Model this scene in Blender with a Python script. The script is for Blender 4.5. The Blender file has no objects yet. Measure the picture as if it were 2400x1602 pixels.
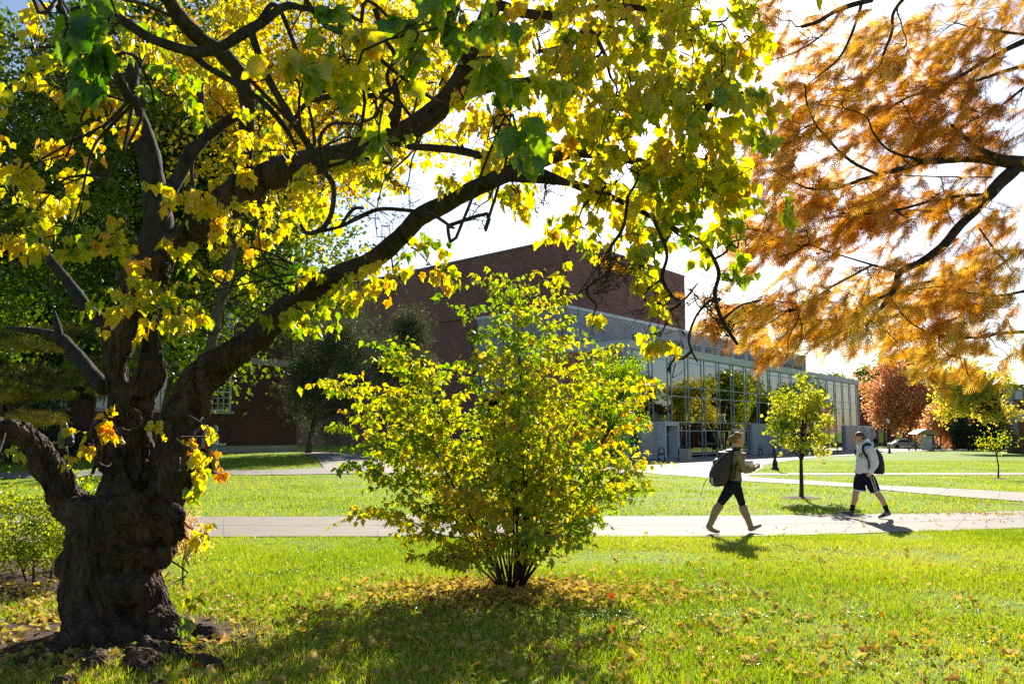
import bpy, bmesh, math, random
import numpy as np
from mathutils import Vector, Matrix, noise

random.seed(7)
R = np.random.RandomState(11)
PI = math.pi
scene = bpy.context.scene
COL = scene.collection

# ------------------------------------------------------------------ camera
F = 2000.0
PIT = math.atan(211 / F)
CP, SP = math.cos(PIT), math.sin(PIT)
HC = 1.62
cam = bpy.data.cameras.new('camera')
cam.sensor_width = 36; cam.lens = 36 * F / 2400; cam.clip_end = 3000; cam.clip_start = 0.05
cam_o = bpy.data.objects.new('camera', cam); COL.objects.link(cam_o)
cam_o.location = (0, 0, HC); cam_o.rotation_euler = (PI / 2 + PIT, 0, 0)
scene.camera = cam_o
cam.dof.use_dof = True; cam.dof.focus_distance = 11.0; cam.dof.aperture_fstop = 11.0

def ray(u, v):
    dx = (u - 1200) / F; dy = (801 - v) / F
    return dx, CP - dy * SP, SP + dy * CP
def P(u, v, Y):
    a, b, c = ray(u, v); t = Y / b
    return Vector((a * t, Y, HC + c * t))
def PD(x, y, Y):                                  # point from a coordinate of the 2349 px wide view
    return P(x * 1.021711, y * 1.021711, Y)
def sm(t):
    t = min(1, max(0, t)); return t * t * (3 - 2 * t)
def gz(x, y):
    return -0.007 * y + 0.75 * sm((y - 25) / 25) * sm((-x - 2) / 8)
def gzn(x, y):
    a = np.clip((y - 25) / 25, 0, 1); b = np.clip((-x - 2) / 8, 0, 1)
    return -0.007 * y + 0.75 * a * a * (3 - 2 * a) * b * b * (3 - 2 * b)
def G(u, v):
    a, b, c = ray(u, v)
    t = 3.0
    while t < 400:
        if HC + c * t <= gz(a * t, b * t): break
        t *= 1.004
    lo, hi = t / 1.004, t
    for _ in range(12):
        m = (lo + hi) / 2
        if HC + c * m <= gz(a * m, b * m): hi = m
        else: lo = m
    return Vector((a * hi, b * hi, gz(a * hi, b * hi)))

# ------------------------------------------------------------------ materials
def nm(name):
    m = bpy.data.materials.new(name); m.use_nodes = True
    nt = m.node_tree; nt.nodes.clear()
    out = nt.nodes.new('ShaderNodeOutputMaterial')
    return m, nt, out
def N(nt, t, **kw):
    n = nt.nodes.new(t)
    for k, v in kw.items():
        if k in n.inputs: n.inputs[k].default_value = v
        else: setattr(n, k, v)
    return n
def L(nt, a, b): nt.links.new(a, b)
def c4(c): return (c[0], c[1], c[2], 1)
def ramp(nt, fac, stops):
    r = nt.nodes.new('ShaderNodeValToRGB')
    e = r.color_ramp.elements
    while len(e) < len(stops): e.new(0.5)
    for i, (p, c) in enumerate(stops):
        e[i].position = p; e[i].color = c4(c)
    if fac is not None: L(nt, fac, r.inputs[0])
    return r.outputs[0]
def noise_f(nt, scale, detail=4, rough=.6, co=None, dim='Object', stretch=None):
    if co is None:
        tc = nt.nodes.new('ShaderNodeTexCoord'); co = tc.outputs[dim]
    if stretch:
        mp = nt.nodes.new('ShaderNodeMapping'); mp.inputs['Scale'].default_value = stretch
        L(nt, co, mp.inputs['Vector']); co = mp.outputs[0]
    n = N(nt, 'ShaderNodeTexNoise', Scale=scale, Detail=detail, Roughness=rough)
    L(nt, co, n.inputs['Vector'])
    return n.outputs['Fac']
def simple(name, c, rough=.6, var=.15, scale=6, metal=0, bump=0, bscale=60, spec=.5, sheen=0):
    m, nt, out = nm(name)
    b = N(nt, 'ShaderNodeBsdfPrincipled', Roughness=rough, Metallic=metal)
    b.inputs['Specular IOR Level'].default_value = spec
    f = noise_f(nt, scale)
    col = ramp(nt, f, [(.3, [x * (1 - var) for x in c]), (.7, [min(1, x * (1 + var)) for x in c])])
    L(nt, col, b.inputs['Base Color'])
    if bump:
        bn = N(nt, 'ShaderNodeBump', Strength=bump, Distance=.02)
        L(nt, noise_f(nt, bscale), bn.inputs['Height']); L(nt, bn.outputs[0], b.inputs['Normal'])
    L(nt, b.outputs[0], out.inputs[0])
    return m
def leafmat(name, stops, trans=.55, gloss=.05, tgain=1.35, rough=.35):
    """leaf: diffuse + translucent with a per-leaf colour attribute"""
    m, nt, out = nm(name)
    at = N(nt, 'ShaderNodeAttribute'); at.attribute_name = 'hue'
    nz = noise_f(nt, 22, 3, .7)
    ma = N(nt, 'ShaderNodeMath', operation='MULTIPLY_ADD'); ma.inputs[1].default_value = .5; L(nt, nz, ma.inputs[0])
    sb = N(nt, 'ShaderNodeMath', operation='SUBTRACT'); sb.inputs[1].default_value = .25; L(nt, at.outputs['Fac'], sb.inputs[0]); L(nt, sb.outputs[0], ma.inputs[2])
    col = ramp(nt, ma.outputs[0], stops)
    vn = noise_f(nt, 55, 3)
    mul = N(nt, 'ShaderNodeMix', data_type='RGBA', blend_type='MULTIPLY'); mul.inputs['Factor'].default_value = 1
    vr = ramp(nt, vn, [(.27, (.5, .42, .36)), (.36, (.86, .85, .84)), (.75, (1.15, 1.15, 1.15))])
    L(nt, col, mul.inputs['A']); L(nt, vr, mul.inputs['B'])
    col = mul.outputs['Result']
    d = N(nt, 'ShaderNodeBsdfDiffuse'); t = N(nt, 'ShaderNodeBsdfTranslucent')
    hs = N(nt, 'ShaderNodeHueSaturation', Saturation=1.12, Value=tgain)
    L(nt, col, hs.inputs['Color']); L(nt, hs.outputs[0], t.inputs['Color']); L(nt, col, d.inputs['Color'])
    mx = N(nt, 'ShaderNodeMixShader', Fac=trans)
    L(nt, d.outputs[0], mx.inputs[1]); L(nt, t.outputs[0], mx.inputs[2])
    g = N(nt, 'ShaderNodeBsdfGlossy', Roughness=rough); g.inputs['Color'].default_value = (1, 1, 1, 1)
    m2 = N(nt, 'ShaderNodeMixShader', Fac=gloss)
    L(nt, mx.outputs[0], m2.inputs[1]); L(nt, g.outputs[0], m2.inputs[2])
    L(nt, m2.outputs[0], out.inputs[0])
    return m
def bark(name, c1, c2, scale=9, stretch=(1, 1, .35), bump=.8, dist=.03):
    m, nt, out = nm(name)
    b = N(nt, 'ShaderNodeBsdfPrincipled', Roughness=.92); b.inputs['Specular IOR Level'].default_value = .15
    f = noise_f(nt, scale, 8, .7, stretch=stretch)
    f2 = noise_f(nt, scale * .25, 3)
    col = ramp(nt, f, [(.32, c1), (.66, c2)])
    mul = N(nt, 'ShaderNodeMix', data_type='RGBA', blend_type='MULTIPLY'); mul.inputs['Factor'].default_value = .8
    L(nt, col, mul.inputs['A']); L(nt, ramp(nt, f2, [(.3, (.6, .62, .6)), (.7, (1.1, 1.05, 1))]), mul.inputs['B'])
    L(nt, mul.outputs['Result'], b.inputs['Base Color'])
    vo = N(nt, 'ShaderNodeTexVoronoi', Scale=scale * 2.2, feature='DISTANCE_TO_EDGE')
    tc = nt.nodes.new('ShaderNodeTexCoord'); mp = nt.nodes.new('ShaderNodeMapping'); mp.inputs['Scale'].default_value = stretch
    nz = N(nt, 'ShaderNodeTexNoise', Scale=scale * .8, Detail=5)
    L(nt, tc.outputs['Object'], mp.inputs[0]); L(nt, mp.outputs[0], nz.inputs['Vector'])
    va = N(nt, 'ShaderNodeVectorMath', operation='ADD'); sc_ = N(nt, 'ShaderNodeVectorMath', operation='SCALE'); sc_.inputs['Scale'].default_value = .18
    L(nt, nz.outputs['Color'], sc_.inputs[0]); L(nt, mp.outputs[0], va.inputs[0]); L(nt, sc_.outputs[0], va.inputs[1])
    L(nt, va.outputs[0], vo.inputs['Vector'])
    h = N(nt, 'ShaderNodeMath', operation='MULTIPLY_ADD'); h.inputs[1].default_value = .5
    L(nt, ramp(nt, vo.outputs['Distance'], [(0, (0, 0, 0)), (.25, (1, 1, 1))]), h.inputs[0]); L(nt, f, h.inputs[2])
    bn = N(nt, 'ShaderNodeBump', Strength=bump, Distance=dist)
    L(nt, h.outputs[0], bn.inputs['Height']); L(nt, bn.outputs[0], b.inputs['Normal'])
    L(nt, b.outputs[0], out.inputs[0])
    return m

# ------------------------------------------------------------------ mesh helpers
class MB:
    """collects geometry for ONE mesh object"""
    def __init__(s): s.v = []; s.f = []; s.n = 0
    def add(s, vs, fs):
        k = s.n
        s.v.extend([tuple(p) for p in vs]); s.f.extend([tuple(i + k for i in f) for f in fs]); s.n += len(vs)
        return s
    def box(s, c, h, rot=0):
        cx, cy, cz = c; a, b, d = h
        cr, sr = math.cos(rot), math.sin(rot)
        vs = []
        for z in (-d, d):
            for x, y in ((-a, -b), (a, -b), (a, b), (-a, b)):
                vs.append((cx + x * cr - y * sr, cy + x * sr + y * cr, cz + z))
        return s.add(vs, [(3, 2, 1, 0), (4, 5, 6, 7), (0, 1, 5, 4), (1, 2, 6, 5), (2, 3, 7, 6), (3, 0, 4, 7)])
    def hexa(s, b4, t4):
        return s.add(list(b4) + list(t4), [(3, 2, 1, 0), (4, 5, 6, 7), (0, 1, 5, 4), (1, 2, 6, 5), (2, 3, 7, 6), (3, 0, 4, 7)])
    def loft(s, rings, caps=True):
        """rings: list of (centre, U, V) vectors; superellipse sections"""
        m = s.sides if hasattr(s, 'sides') else 12
        vs = []; fs = []
        for (c, U, V) in rings:
            c = Vector(c); U = Vector(U); V = Vector(V)
            for k in range(m):
                a = 2 * PI * k / m
                vs.append(c + U * math.cos(a) + V * math.sin(a))
        for i in range(len(rings) - 1):
            for k in range(m):
                k2 = (k + 1) % m
                fs.append((i * m + k, i * m + k2, (i + 1) * m + k2, (i + 1) * m + k))
        if caps:
            fs.append(tuple(reversed(range(m)))); e = (len(rings) - 1) * m
            fs.append(tuple(range(e, e + m)))
        return s.add(vs, fs)
    def tube(s, pts, rad, sides=8, rough=0, seed=0.0):
        pts = [Vector(p) for p in pts]
        n = len(pts)
        if not hasattr(rad, '__len__'): rad = [rad] * n
        t = [(pts[min(i + 1, n - 1)] - pts[max(i - 1, 0)]).normalized() for i in range(n)]
        up = Vector((0, 0, 1)) if abs(t[0].z) < .9 else Vector((1, 0, 0))
        u = t[0].cross(up).normalized()
        vs = []; fs = []
        for i in range(n):
            u = (u - t[i] * u.dot(t[i])).normalized(); w = t[i].cross(u)
            for k in range(sides):
                a = 2 * PI * k / sides
                d = u * math.cos(a) + w * math.sin(a)
                r = rad[i]
                if rough:
                    q = pts[i] + d * r
                    r *= 1 + rough * (noise.noise(q * 5 + Vector((seed, 0, 0))) + .6 * noise.noise(q * 17))
                vs.append(pts[i] + d * r)
        for i in range(n - 1):
            for k in range(sides):
                k2 = (k + 1) % sides
                fs.append((i * sides + k, i * sides + k2, (i + 1) * sides + k2, (i + 1) * sides + k))
        fs.append(tuple(reversed(range(sides)))); e = (n - 1) * sides
        fs.append(tuple(range(e, e + sides)))
        return s.add(vs, fs)
    def ball(s, c, r, seg=12, rot=None):
        if not hasattr(r, '__len__'): r = (r, r, r)
        c = Vector(c); vs = []; fs = []
        m = Matrix.Rotation(rot[0], 3, rot[1]) if rot else Matrix.Identity(3)
        h = seg // 2
        for i in range(1, h):
            th = PI * i / h
            for k in range(seg):
                a = 2 * PI * k / seg
                vs.append(c + m @ Vector((r[0] * math.sin(th) * math.cos(a), r[1] * math.sin(th) * math.sin(a), r[2] * math.cos(th))))
        vs.append(c + m @ Vector((0, 0, r[2]))); vs.append(c - m @ Vector((0, 0, r[2])))
        T = len(vs) - 2; B = T + 1
        for i in range(h - 2):
            for k in range(seg):
                k2 = (k + 1) % seg
                fs.append((i * seg + k, (i + 1) * seg + k, (i + 1) * seg + k2, i * seg + k2))
        for k in range(seg):
            k2 = (k + 1) % seg
            fs.append((T, k, k2)); fs.append((B, (h - 2) * seg + k2, (h - 2) * seg + k))
        return s.add(vs, fs)
    def mesh(s, name):
        me = bpy.data.meshes.new(name); me.from_pydata(s.v, [], s.f); me.update(); return me
    def build(s, name, mat, parent=None, smooth=False):
        me = s.mesh(name)
        return link(name, me, mat, parent, smooth)

def link(name, me, mat, parent=None, smooth=False):
    me.materials.clear(); me.materials.append(mat)
    if smooth: me.polygons.foreach_set('use_smooth', [True] * len(me.polygons))
    o = bpy.data.objects.new(name, me); COL.objects.link(o)
    if parent is not None:
        o.parent = parent
        o.matrix_parent_inverse = parent.matrix_world.inverted() if False else Matrix.Translation(-Vector(parent.location))
    return o
def empty(name, loc, label, cat, group=None):
    o = bpy.data.objects.new(name, None); COL.objects.link(o); o.location = loc; o.empty_display_size = .3
    return tag(o, label, cat, group)
def tag(o, label=None, cat=None, group=None, kind=None):
    if label: o['label'] = label
    if cat: o['category'] = cat
    if group: o['group'] = group
    if kind: o['kind'] = kind
    return o
def dup(root, loc, label=None):
    r = root.copy(); COL.objects.link(r); r.location = loc
    if label: r['label'] = label
    for ch in list(root.children):
        c = ch.copy(); COL.objects.link(c); c.parent = r
        for g in list(ch.children):
            d = g.copy(); COL.objects.link(d); d.parent = c
    return r
def remesh(mb, vox, smooth_it=2, disp=None, sm_fac=.5):
    me = mb.mesh('tmp'); o = bpy.data.objects.new('tmp', me); COL.objects.link(o)
    md = o.modifiers.new('r', 'REMESH'); md.mode = 'VOXEL'; md.voxel_size = vox; md.adaptivity = 0
    if smooth_it:
        s = o.modifiers.new('s', 'SMOOTH'); s.iterations = smooth_it; s.factor = sm_fac
    dg = bpy.context.evaluated_depsgraph_get()
    ev = o.evaluated_get(dg)
    out = bpy.data.meshes.new_from_object(ev)
    bpy.data.objects.remove(o); bpy.data.meshes.remove(me)
    if disp:
        n = len(out.vertices)
        co = np.empty(n * 3); out.vertices.foreach_get('co', co); co = co.reshape(-1, 3)
        no = np.empty(n * 3); out.vertices.foreach_get('normal', no); no = no.reshape(-1, 3)
        d = np.array([disp(Vector(c)) for c in co])
        out.vertices.foreach_set('co', (co + no * d[:, None]).ravel())
    out.update()
    return out

def scatter(tv, tf, pos, fr, sc, hue=None):
    """copies of a small template (verts tv, faces tf) merged into one mesh. fr: (m,3,3) columns = axes"""
    tv = np.asarray(tv, float); n = len(tv); m = len(pos)
    if not hasattr(sc, '__len__'): sc = np.full(m, sc)
    vs = np.einsum('mij,nj->mni', fr, tv) * np.asarray(sc)[:, None, None] + np.asarray(pos)[:, None, :]
    tot = np.array([len(f) for f in tf]); flat = np.concatenate([np.array(f) for f in tf])
    nl = len(flat)
    loops = (flat[None, :] + (np.arange(m) * n)[:, None]).ravel()
    totals = np.tile(tot, m)
    starts = np.concatenate([[0], np.cumsum(totals)[:-1]])
    me = bpy.data.meshes.new('leaves')
    me.vertices.add(n * m); me.loops.add(nl * m); me.polygons.add(len(tf) * m)
    me.vertices.foreach_set('co', vs.ravel())
    me.loops.foreach_set('vertex_index', loops)
    me.polygons.foreach_set('loop_start', starts); me.polygons.foreach_set('loop_total', totals)
    me.update(calc_edges=True)
    if hue is not None:
        a = me.attributes.new('hue', 'FLOAT', 'POINT')
        a.data.foreach_set('value', np.repeat(np.asarray(hue, float), n))
    return me
def unit(a): return a / (np.linalg.norm(a, axis=-1, keepdims=True) + 1e-9)
def frames(tip, nrm):
    """columns: x = side, y = tip direction, z = normal"""
    y = unit(tip); x = unit(np.cross(y, nrm)); z = np.cross(x, y)
    return np.stack([x, y, z], axis=-1)

# leaf templates (y = tip direction, unit length)
def _half(pts, fold, droop):
    return [(x, y, fold * abs(x) - droop * y * y) for x, y in pts]
def leaf_tpl(half, fold=.25, droop=.18):
    mid = [(0, y) for y in (0, .5, 1.0)]
    r = half; k = len(r)
    v = _half([mid[0]] + r + [mid[2]], fold, droop) + _half([(-x, y) for x, y in r], fold, droop)
    right = list(range(0, k + 2)); left = [0, k + 1] + list(range(2 * k + 1, k + 1, -1))
    return v, [tuple(right), tuple(left)]
MAPLE = leaf_tpl([(.27, -.06), (.43, .12), (.40, .24), (.55, .46), (.36, .47), (.31, .62), (.2, .68), (.15, .84)])
AMUR = leaf_tpl([(.16, -.04), (.3, .1), (.46, .42), (.26, .36), (.24, .55), (.14, .66)], .3, .2)
OVAL = leaf_tpl([(.2, .08), (.33, .38), (.26, .68)], .3, .15)
FAN = ([(0, 0, 0), (.5, .75, .12), (.28, 1, 0), (-.05, .9, -.08), (-.3, 1, .05), (-.5, .72, .1)], [(0, 1, 2, 3, 4, 5)])
TRI = ([(-.5, 0, 0), (.5, 0, 0), (0, 1, .0)], [(0, 1, 2)])
QD = ([(0, 0, 0), (.38, .5, .1), (0, 1, -.05), (-.38, .5, .1)], [(0, 1, 2, 3)])

def crom(pts, n):
    """Catmull-Rom resampling of a list of tuples (any length)"""
    p = np.array(pts, float); m = len(p)
    out = []
    for i in range(m - 1):
        p0, p1, p2, p3 = p[max(i - 1, 0)], p[i], p[i + 1], p[min(i + 2, m - 1)]
        for k in range(n):
            t = k / n
            out.append(.5 * ((2 * p1) + (-p0 + p2) * t + (2 * p0 - 5 * p1 + 4 * p2 - p3) * t * t + (-p0 + 3 * p1 - 3 * p2 + p3) * t ** 3))
    out.append(p[-1])
    return np.array(out)
# ------------------------------------------------------------------ light and sky
SUN_EL, SUN_AZ = math.radians(27.5), math.radians(12.5)
w = bpy.data.worlds.new('World'); scene.world = w; w.use_nodes = True
nt = w.node_tree; bg = nt.nodes['Background']
sky = nt.nodes.new('ShaderNodeTexSky'); sky.sky_type = 'NISHITA'; sky.sun_disc = False
sky.sun_elevation = SUN_EL; sky.sun_rotation = SUN_AZ; sky.air_density = 1.0; sky.dust_density = 1.0; sky.ozone_density = 1.8
tn = nt.nodes.new('ShaderNodeMix'); tn.data_type = 'RGBA'; tn.blend_type = 'MULTIPLY'; tn.inputs['Factor'].default_value = 1; tn.inputs['B'].default_value = (.92, .97, 1.08, 1)
nt.links.new(sky.outputs[0], tn.inputs['A']); nt.links.new(tn.outputs['Result'], bg.inputs[0]); bg.inputs[1].default_value = .05
sl = bpy.data.lights.new('sun', 'SUN'); sl.energy = 4.6; sl.angle = math.radians(.53); sl.color = (1, .93, .82)
so = bpy.data.objects.new('sun', sl); COL.objects.link(so)
sd = Vector((math.sin(SUN_AZ) * math.cos(SUN_EL), math.cos(SUN_AZ) * math.cos(SUN_EL), math.sin(SUN_EL)))
so.rotation_euler = sd.to_track_quat('Z', 'Y').to_euler()
scene.view_settings.view_transform = 'Standard'; scene.view_settings.look = 'None'
scene.view_settings.exposure = 1.42; scene.view_settings.gamma = 1
scene.cycles.max_bounces = 8; scene.cycles.diffuse_bounces = 3; scene.cycles.transmission_bounces = 5
scene.cycles.transparent_max_bounces = 8; scene.cycles.glossy_bounces = 3
scene.cycles.use_denoising = False
scene.cycles.sample_clamp_indirect = 6

# ------------------------------------------------------------------ ground
def lawnmat():
    m, nt, out = nm('lawn')
    tc = nt.nodes.new('ShaderNodeTexCoord'); co = tc.outputs['Object']
    b = N(nt, 'ShaderNodeBsdfPrincipled', Roughness=.9); b.inputs['Specular IOR Level'].default_value = .1
    f1 = noise_f(nt, .35, 4, .6, co); f2 = noise_f(nt, 9, 6, .75, co)
    c = ramp(nt, f2, [(.3, (.07, .12, .008)), (.5, (.17, .26, .014)), (.75, (.28, .34, .03))])
    mul = N(nt, 'ShaderNodeMix', data_type='RGBA', blend_type='MULTIPLY'); mul.inputs['Factor'].default_value = .8
    L(nt, c, mul.inputs['A']); L(nt, ramp(nt, f1, [(.35, (.8, .9, .7)), (.7, (1.15, 1.1, 1))]), mul.inputs['B'])
    L(nt, mul.outputs['Result'], b.inputs['Base Color'])
    bn = N(nt, 'ShaderNodeBump', Strength=.6, Distance=.05)
    L(nt, noise_f(nt, 25, 5, .7, co), bn.inputs['Height']); L(nt, bn.outputs[0], b.inputs['Normal'])
    L(nt, b.outputs[0], out.inputs[0]); return m
M_LAWN = lawnmat()
xs = np.unique(np.concatenate([np.linspace(-900, -60, 15), np.arange(-60, 80, 2.), np.linspace(80, 900, 15)]))
ys = np.unique(np.concatenate([np.linspace(-200, -10, 6), np.arange(-10, 130, 2.), np.linspace(130, 1500, 18)]))
X, Y = np.meshgrid(xs, ys); Zg = gzn(X, Y)
Zg = np.where(Y > 130, gzn(X, np.minimum(Y, 130)), Zg)
g = MB(); g.v = list(zip(X.ravel(), Y.ravel(), Zg.ravel())); nx = len(xs)
g.f = [(j * nx + i, j * nx + i + 1, (j + 1) * nx + i + 1, (j + 1) * nx + i) for j in range(len(ys) - 1) for i in range(nx - 1)]
tag(g.build('lawn', M_LAWN, smooth=True), kind='structure')

def concrete(name, c, joint=0):
    m, nt, out = nm(name)
    tc = nt.nodes.new('ShaderNodeTexCoord'); co = tc.outputs['Object']
    b = N(nt, 'ShaderNodeBsdfPrincipled', Roughness=.85); b.inputs['Specular IOR Level'].default_value = .3
    f = noise_f(nt, 3, 8, .7, co); f2 = noise_f(nt, 120, 2, .5, co)
    col = ramp(nt, f, [(.25, [x * .70 for x in c]), (.5, [x * .95 for x in c]), (.75, [x * 1.12 for x in c])])
    mul = N(nt, 'ShaderNodeMix', data_type='RGBA', blend_type='MULTIPLY'); mul.inputs['Factor'].default_value = 1
    L(nt, col, mul.inputs['A']); L(nt, ramp(nt, f2, [(.3, (.88, .88, .88)), (.7, (1.06, 1.06, 1.06))]), mul.inputs['B'])
    L(nt, mul.outputs['Result'], b.inputs['Base Color']); L(nt, b.outputs[0], out.inputs[0]); return m
M_WALK = concrete('walk_concrete', (.23, .195, .16)); M_PLAZA = concrete('plaza_concrete', (.25, .22, .19)); M_JOINT = simple('walk_joint', (.16, .14, .12), .9)
def strip(name, near, far, mat, dz=.014, n=10, m=4):
    a = crom([tuple(G(*p)) for p in near], n); 
    bpts = [tuple(G(*p)) for p in far]
    bb = crom(bpts, max(1, n))
    k = len(a); idx = np.linspace(0, len(bb) - 1, k)
    bb = np.stack([np.interp(idx, range(len(bb)), bb[:, c]) for c in range(3)], -1)
    g = MB()
    for i in range(k):
        for j in range(m + 1):
            q = a[i] * (1 - j / m) + bb[i] * (j / m)
            g.v.append((q[0], q[1], gz(q[0], q[1]) + dz))
    g.f = [(i * (m + 1) + j, (i + 1) * (m + 1) + j, (i + 1) * (m + 1) + j + 1, i * (m + 1) + j + 1) for i in range(k - 1) for j in range(m)]
    tag(g.build(name, mat, smooth=True), kind='structure')
    return a, bb
na, nb = strip('near_walk', [(-700, 1305), (0, 1276), (435, 1259), (1600, 1258), (1907, 1254), (2111, 1247), (2400, 1238), (2900, 1218)],
      [(-700, 1195), (0, 1206), (435, 1211), (1600, 1210), (1940, 1206), (2180, 1204), (2400, 1197), (2900, 1180)], M_WALK)
J_BACK = strip('back_walk', [(-500, 1140), (0, 1122), (450, 1113), (700, 1112), (1100, 1110), (1469, 1108)], [(-500, 1118), (0, 1106), (450, 1100), (700, 1099), (1100, 1096), (1469, 1090)], M_WALK, .016)
strip('plaza', [(770, 1110), (1100, 1109.5), (1469, 1107.5), (1560, 1112), (1660, 1120), (1736, 1128)], [(740, 1072), (900, 1060), (1100, 1056), (1400, 1050), (1700, 1050), (1790, 1095)], M_PLAZA, .018)
strip('plaza_apron', [(1736, 1113.5), (1774, 1100), (1811, 1085), (1924, 1070.7), (1968, 1068), (2058, 1064.6), (2102, 1058.8), (2200, 1056), (2320, 1053)],
      [(1500, 1095), (1500, 1072), (1600, 1066), (1750, 1058), (1850, 1054), (1960, 1051), (2080, 1049), (2200, 1048), (2330, 1048)], M_PLAZA, .024)
J_MID = strip('middle_walk', [(1700, 1124), (1736, 1127), (1998, 1142.2), (2063, 1148), (2213, 1161.7), (2400, 1176), (2700, 1203)],
      [(1700, 1110), (1734, 1116), (2002, 1133), (2067, 1137.8), (2240, 1146), (2400, 1155), (2700, 1174)], M_WALK, .02)
strip('far_walk', [(1690, 1114), (1734, 1113.6), (2400, 1113.6), (2800, 1114)], [(1690, 1106), (1790, 1109), (2400, 1108), (2800, 1108)], M_WALK, .022)
strip('side_walk', [(735, 1072), (760, 1074), (800, 1080)], [(700, 1062), (735, 1060), (800, 1062)], M_WALK, .03)
# expansion joints of the walks
g = MB()
def joints(na, nb, step, wd, dz, centre):
    acc = 0; last = na[0]
    for i in range(len(na)):
        acc += float(np.linalg.norm(na[i][:2] - last[:2])); last = na[i]
        if acc > step:
            acc = 0
            a_, b_ = Vector(na[i]), Vector(nb[i]); d = Vector((wd, 0, 0)); m = 4
            for j in range(m):
                p_, q_ = a_.lerp(b_, j / m), a_.lerp(b_, (j + 1) / m)
                p_.z = gz(p_.x, p_.y) + dz; q_.z = gz(q_.x, q_.y) + dz
                g.add([p_ - d, p_ + d, q_ + d, q_ - d], [(0, 1, 2, 3)])
    if centre:
        mid = [Vector(na[i]).lerp(Vector(nb[i]), .5) for i in range(len(na))]
        for p_ in mid: p_.z = gz(p_.x, p_.y) + dz - .0008
        for i in range(len(mid) - 1):
            d = Vector((0, wd, 0)); g.add([mid[i] - d, mid[i + 1] - d, mid[i + 1] + d, mid[i] + d], [(0, 1, 2, 3)])
joints(na, nb, 2.2, .014, .0175, True)
joints(*J_MID, 1.8, .02, .0245, False); joints(*J_BACK, 2.0, .025, .0205, False)
tag(g.build('walk_joints', M_JOINT), kind='structure')

# bare soil under the old tree, mulch under the shrub and the young trees
M_SOIL = simple('soil', (.085, .055, .035), .95, .5, 12, bump=.9, bscale=30, spec=.1)
M_MULCH = simple('mulch', (.16, .10, .065), .95, .5, 25, bump=1, bscale=60, spec=.1)
def patch(name, c, rx, ry, mat, h=.03, seed=0, dz=.006):
    g = MB(); n = 40
    g.v.append((c[0], c[1], gz(c[0], c[1]) + dz + h))
    for r_, hh in ((.5, .8), (1, 0)):
        for k in range(n):
            a = 2 * PI * k / n
            q = r_ * (1 + .13 * noise.noise(Vector((math.cos(a) * 2 + seed, math.sin(a) * 2, seed))))
            x, y = c[0] + rx * q * math.cos(a), c[1] + ry * q * math.sin(a)
            g.v.append((x, y, gz(x, y) + dz + h * hh))
    for k in range(n):
        k2 = (k + 1) % n
        g.f.append((0, 1 + k, 1 + k2)); g.f.append((1 + k, 1 + n + k, 1 + n + k2, 1 + k2))
    return tag(g.build(name, mat, smooth=True), kind='structure')
TREE_B = G(278, 1508); SHRUB_B = G(1200, 1381); LIN_B = G(1878, 1168)
patch('soil_patch', (TREE_B.x - .25, TREE_B.y + .2), 1.45, 1.0, M_SOIL, .03, 1)
patch('soil_bed', (TREE_B.x - 2.7, TREE_B.y + 3.2), 1.7, 1.9, M_SOIL, .03, 7)
patch('mulch_ring', (SHRUB_B.x, SHRUB_B.y), 1.05, .62, M_SOIL, .03, 3)
patch('mulch_ring', (LIN_B.x - .05, LIN_B.y), .62, .5, M_MULCH, .06, 5)
rd = G(2340, 1122); patch('mulch_ring', (rd.x, rd.y), .5, .5, M_MULCH, .04, 6)

# ------------------------------------------------------------------ grass blades and fallen leaves
def on_paving(x, y):
    i = np.searchsorted(na[:, 0], x).clip(1, len(na) - 1)
    yn = np.interp(x, na[:, 0], na[:, 1]); yf = np.interp(x, nb[:, 0], nb[:, 1])
    return (y > yn + .02) & (y < yf - .03)
PAVE = []
def blades(n, y0, y1, wd, ht, power, name_seed, kx=.66):
    u = R.rand(n); y = (y0 ** power + u * (y1 ** power - y0 ** power)) ** (1 / power)
    x = (R.rand(n) * 2 - 1) * kx * y
    return x, y
M_GRASS = leafmat('grass_blade', [(0, (.09, .17, .01)), (.45, (.31, .41, .02)), (.8, (.52, .54, .04)), (1, (.42, .36, .14))], .5, .05, 1.25, .4)
import bpy as _b
def project(x, y, z):
    """to source pixels"""
    dz = z - HC
    fwd = y * CP + dz * SP; up = -y * SP + dz * CP
    return 1200 + F * x / fwd, 801 - F * up / fwd
def poly_mask(u, v, poly):
    inside = np.zeros(len(u), bool); j = len(poly) - 1
    for i in range(len(poly)):
        xi, yi = poly[i]; xj, yj = poly[j]
        c = ((yi > v) != (yj > v)) & (u < (xj - xi) * (v - yi) / (yj - yi + 1e-9) + xi)
        inside ^= c; j = i
    return inside
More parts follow.
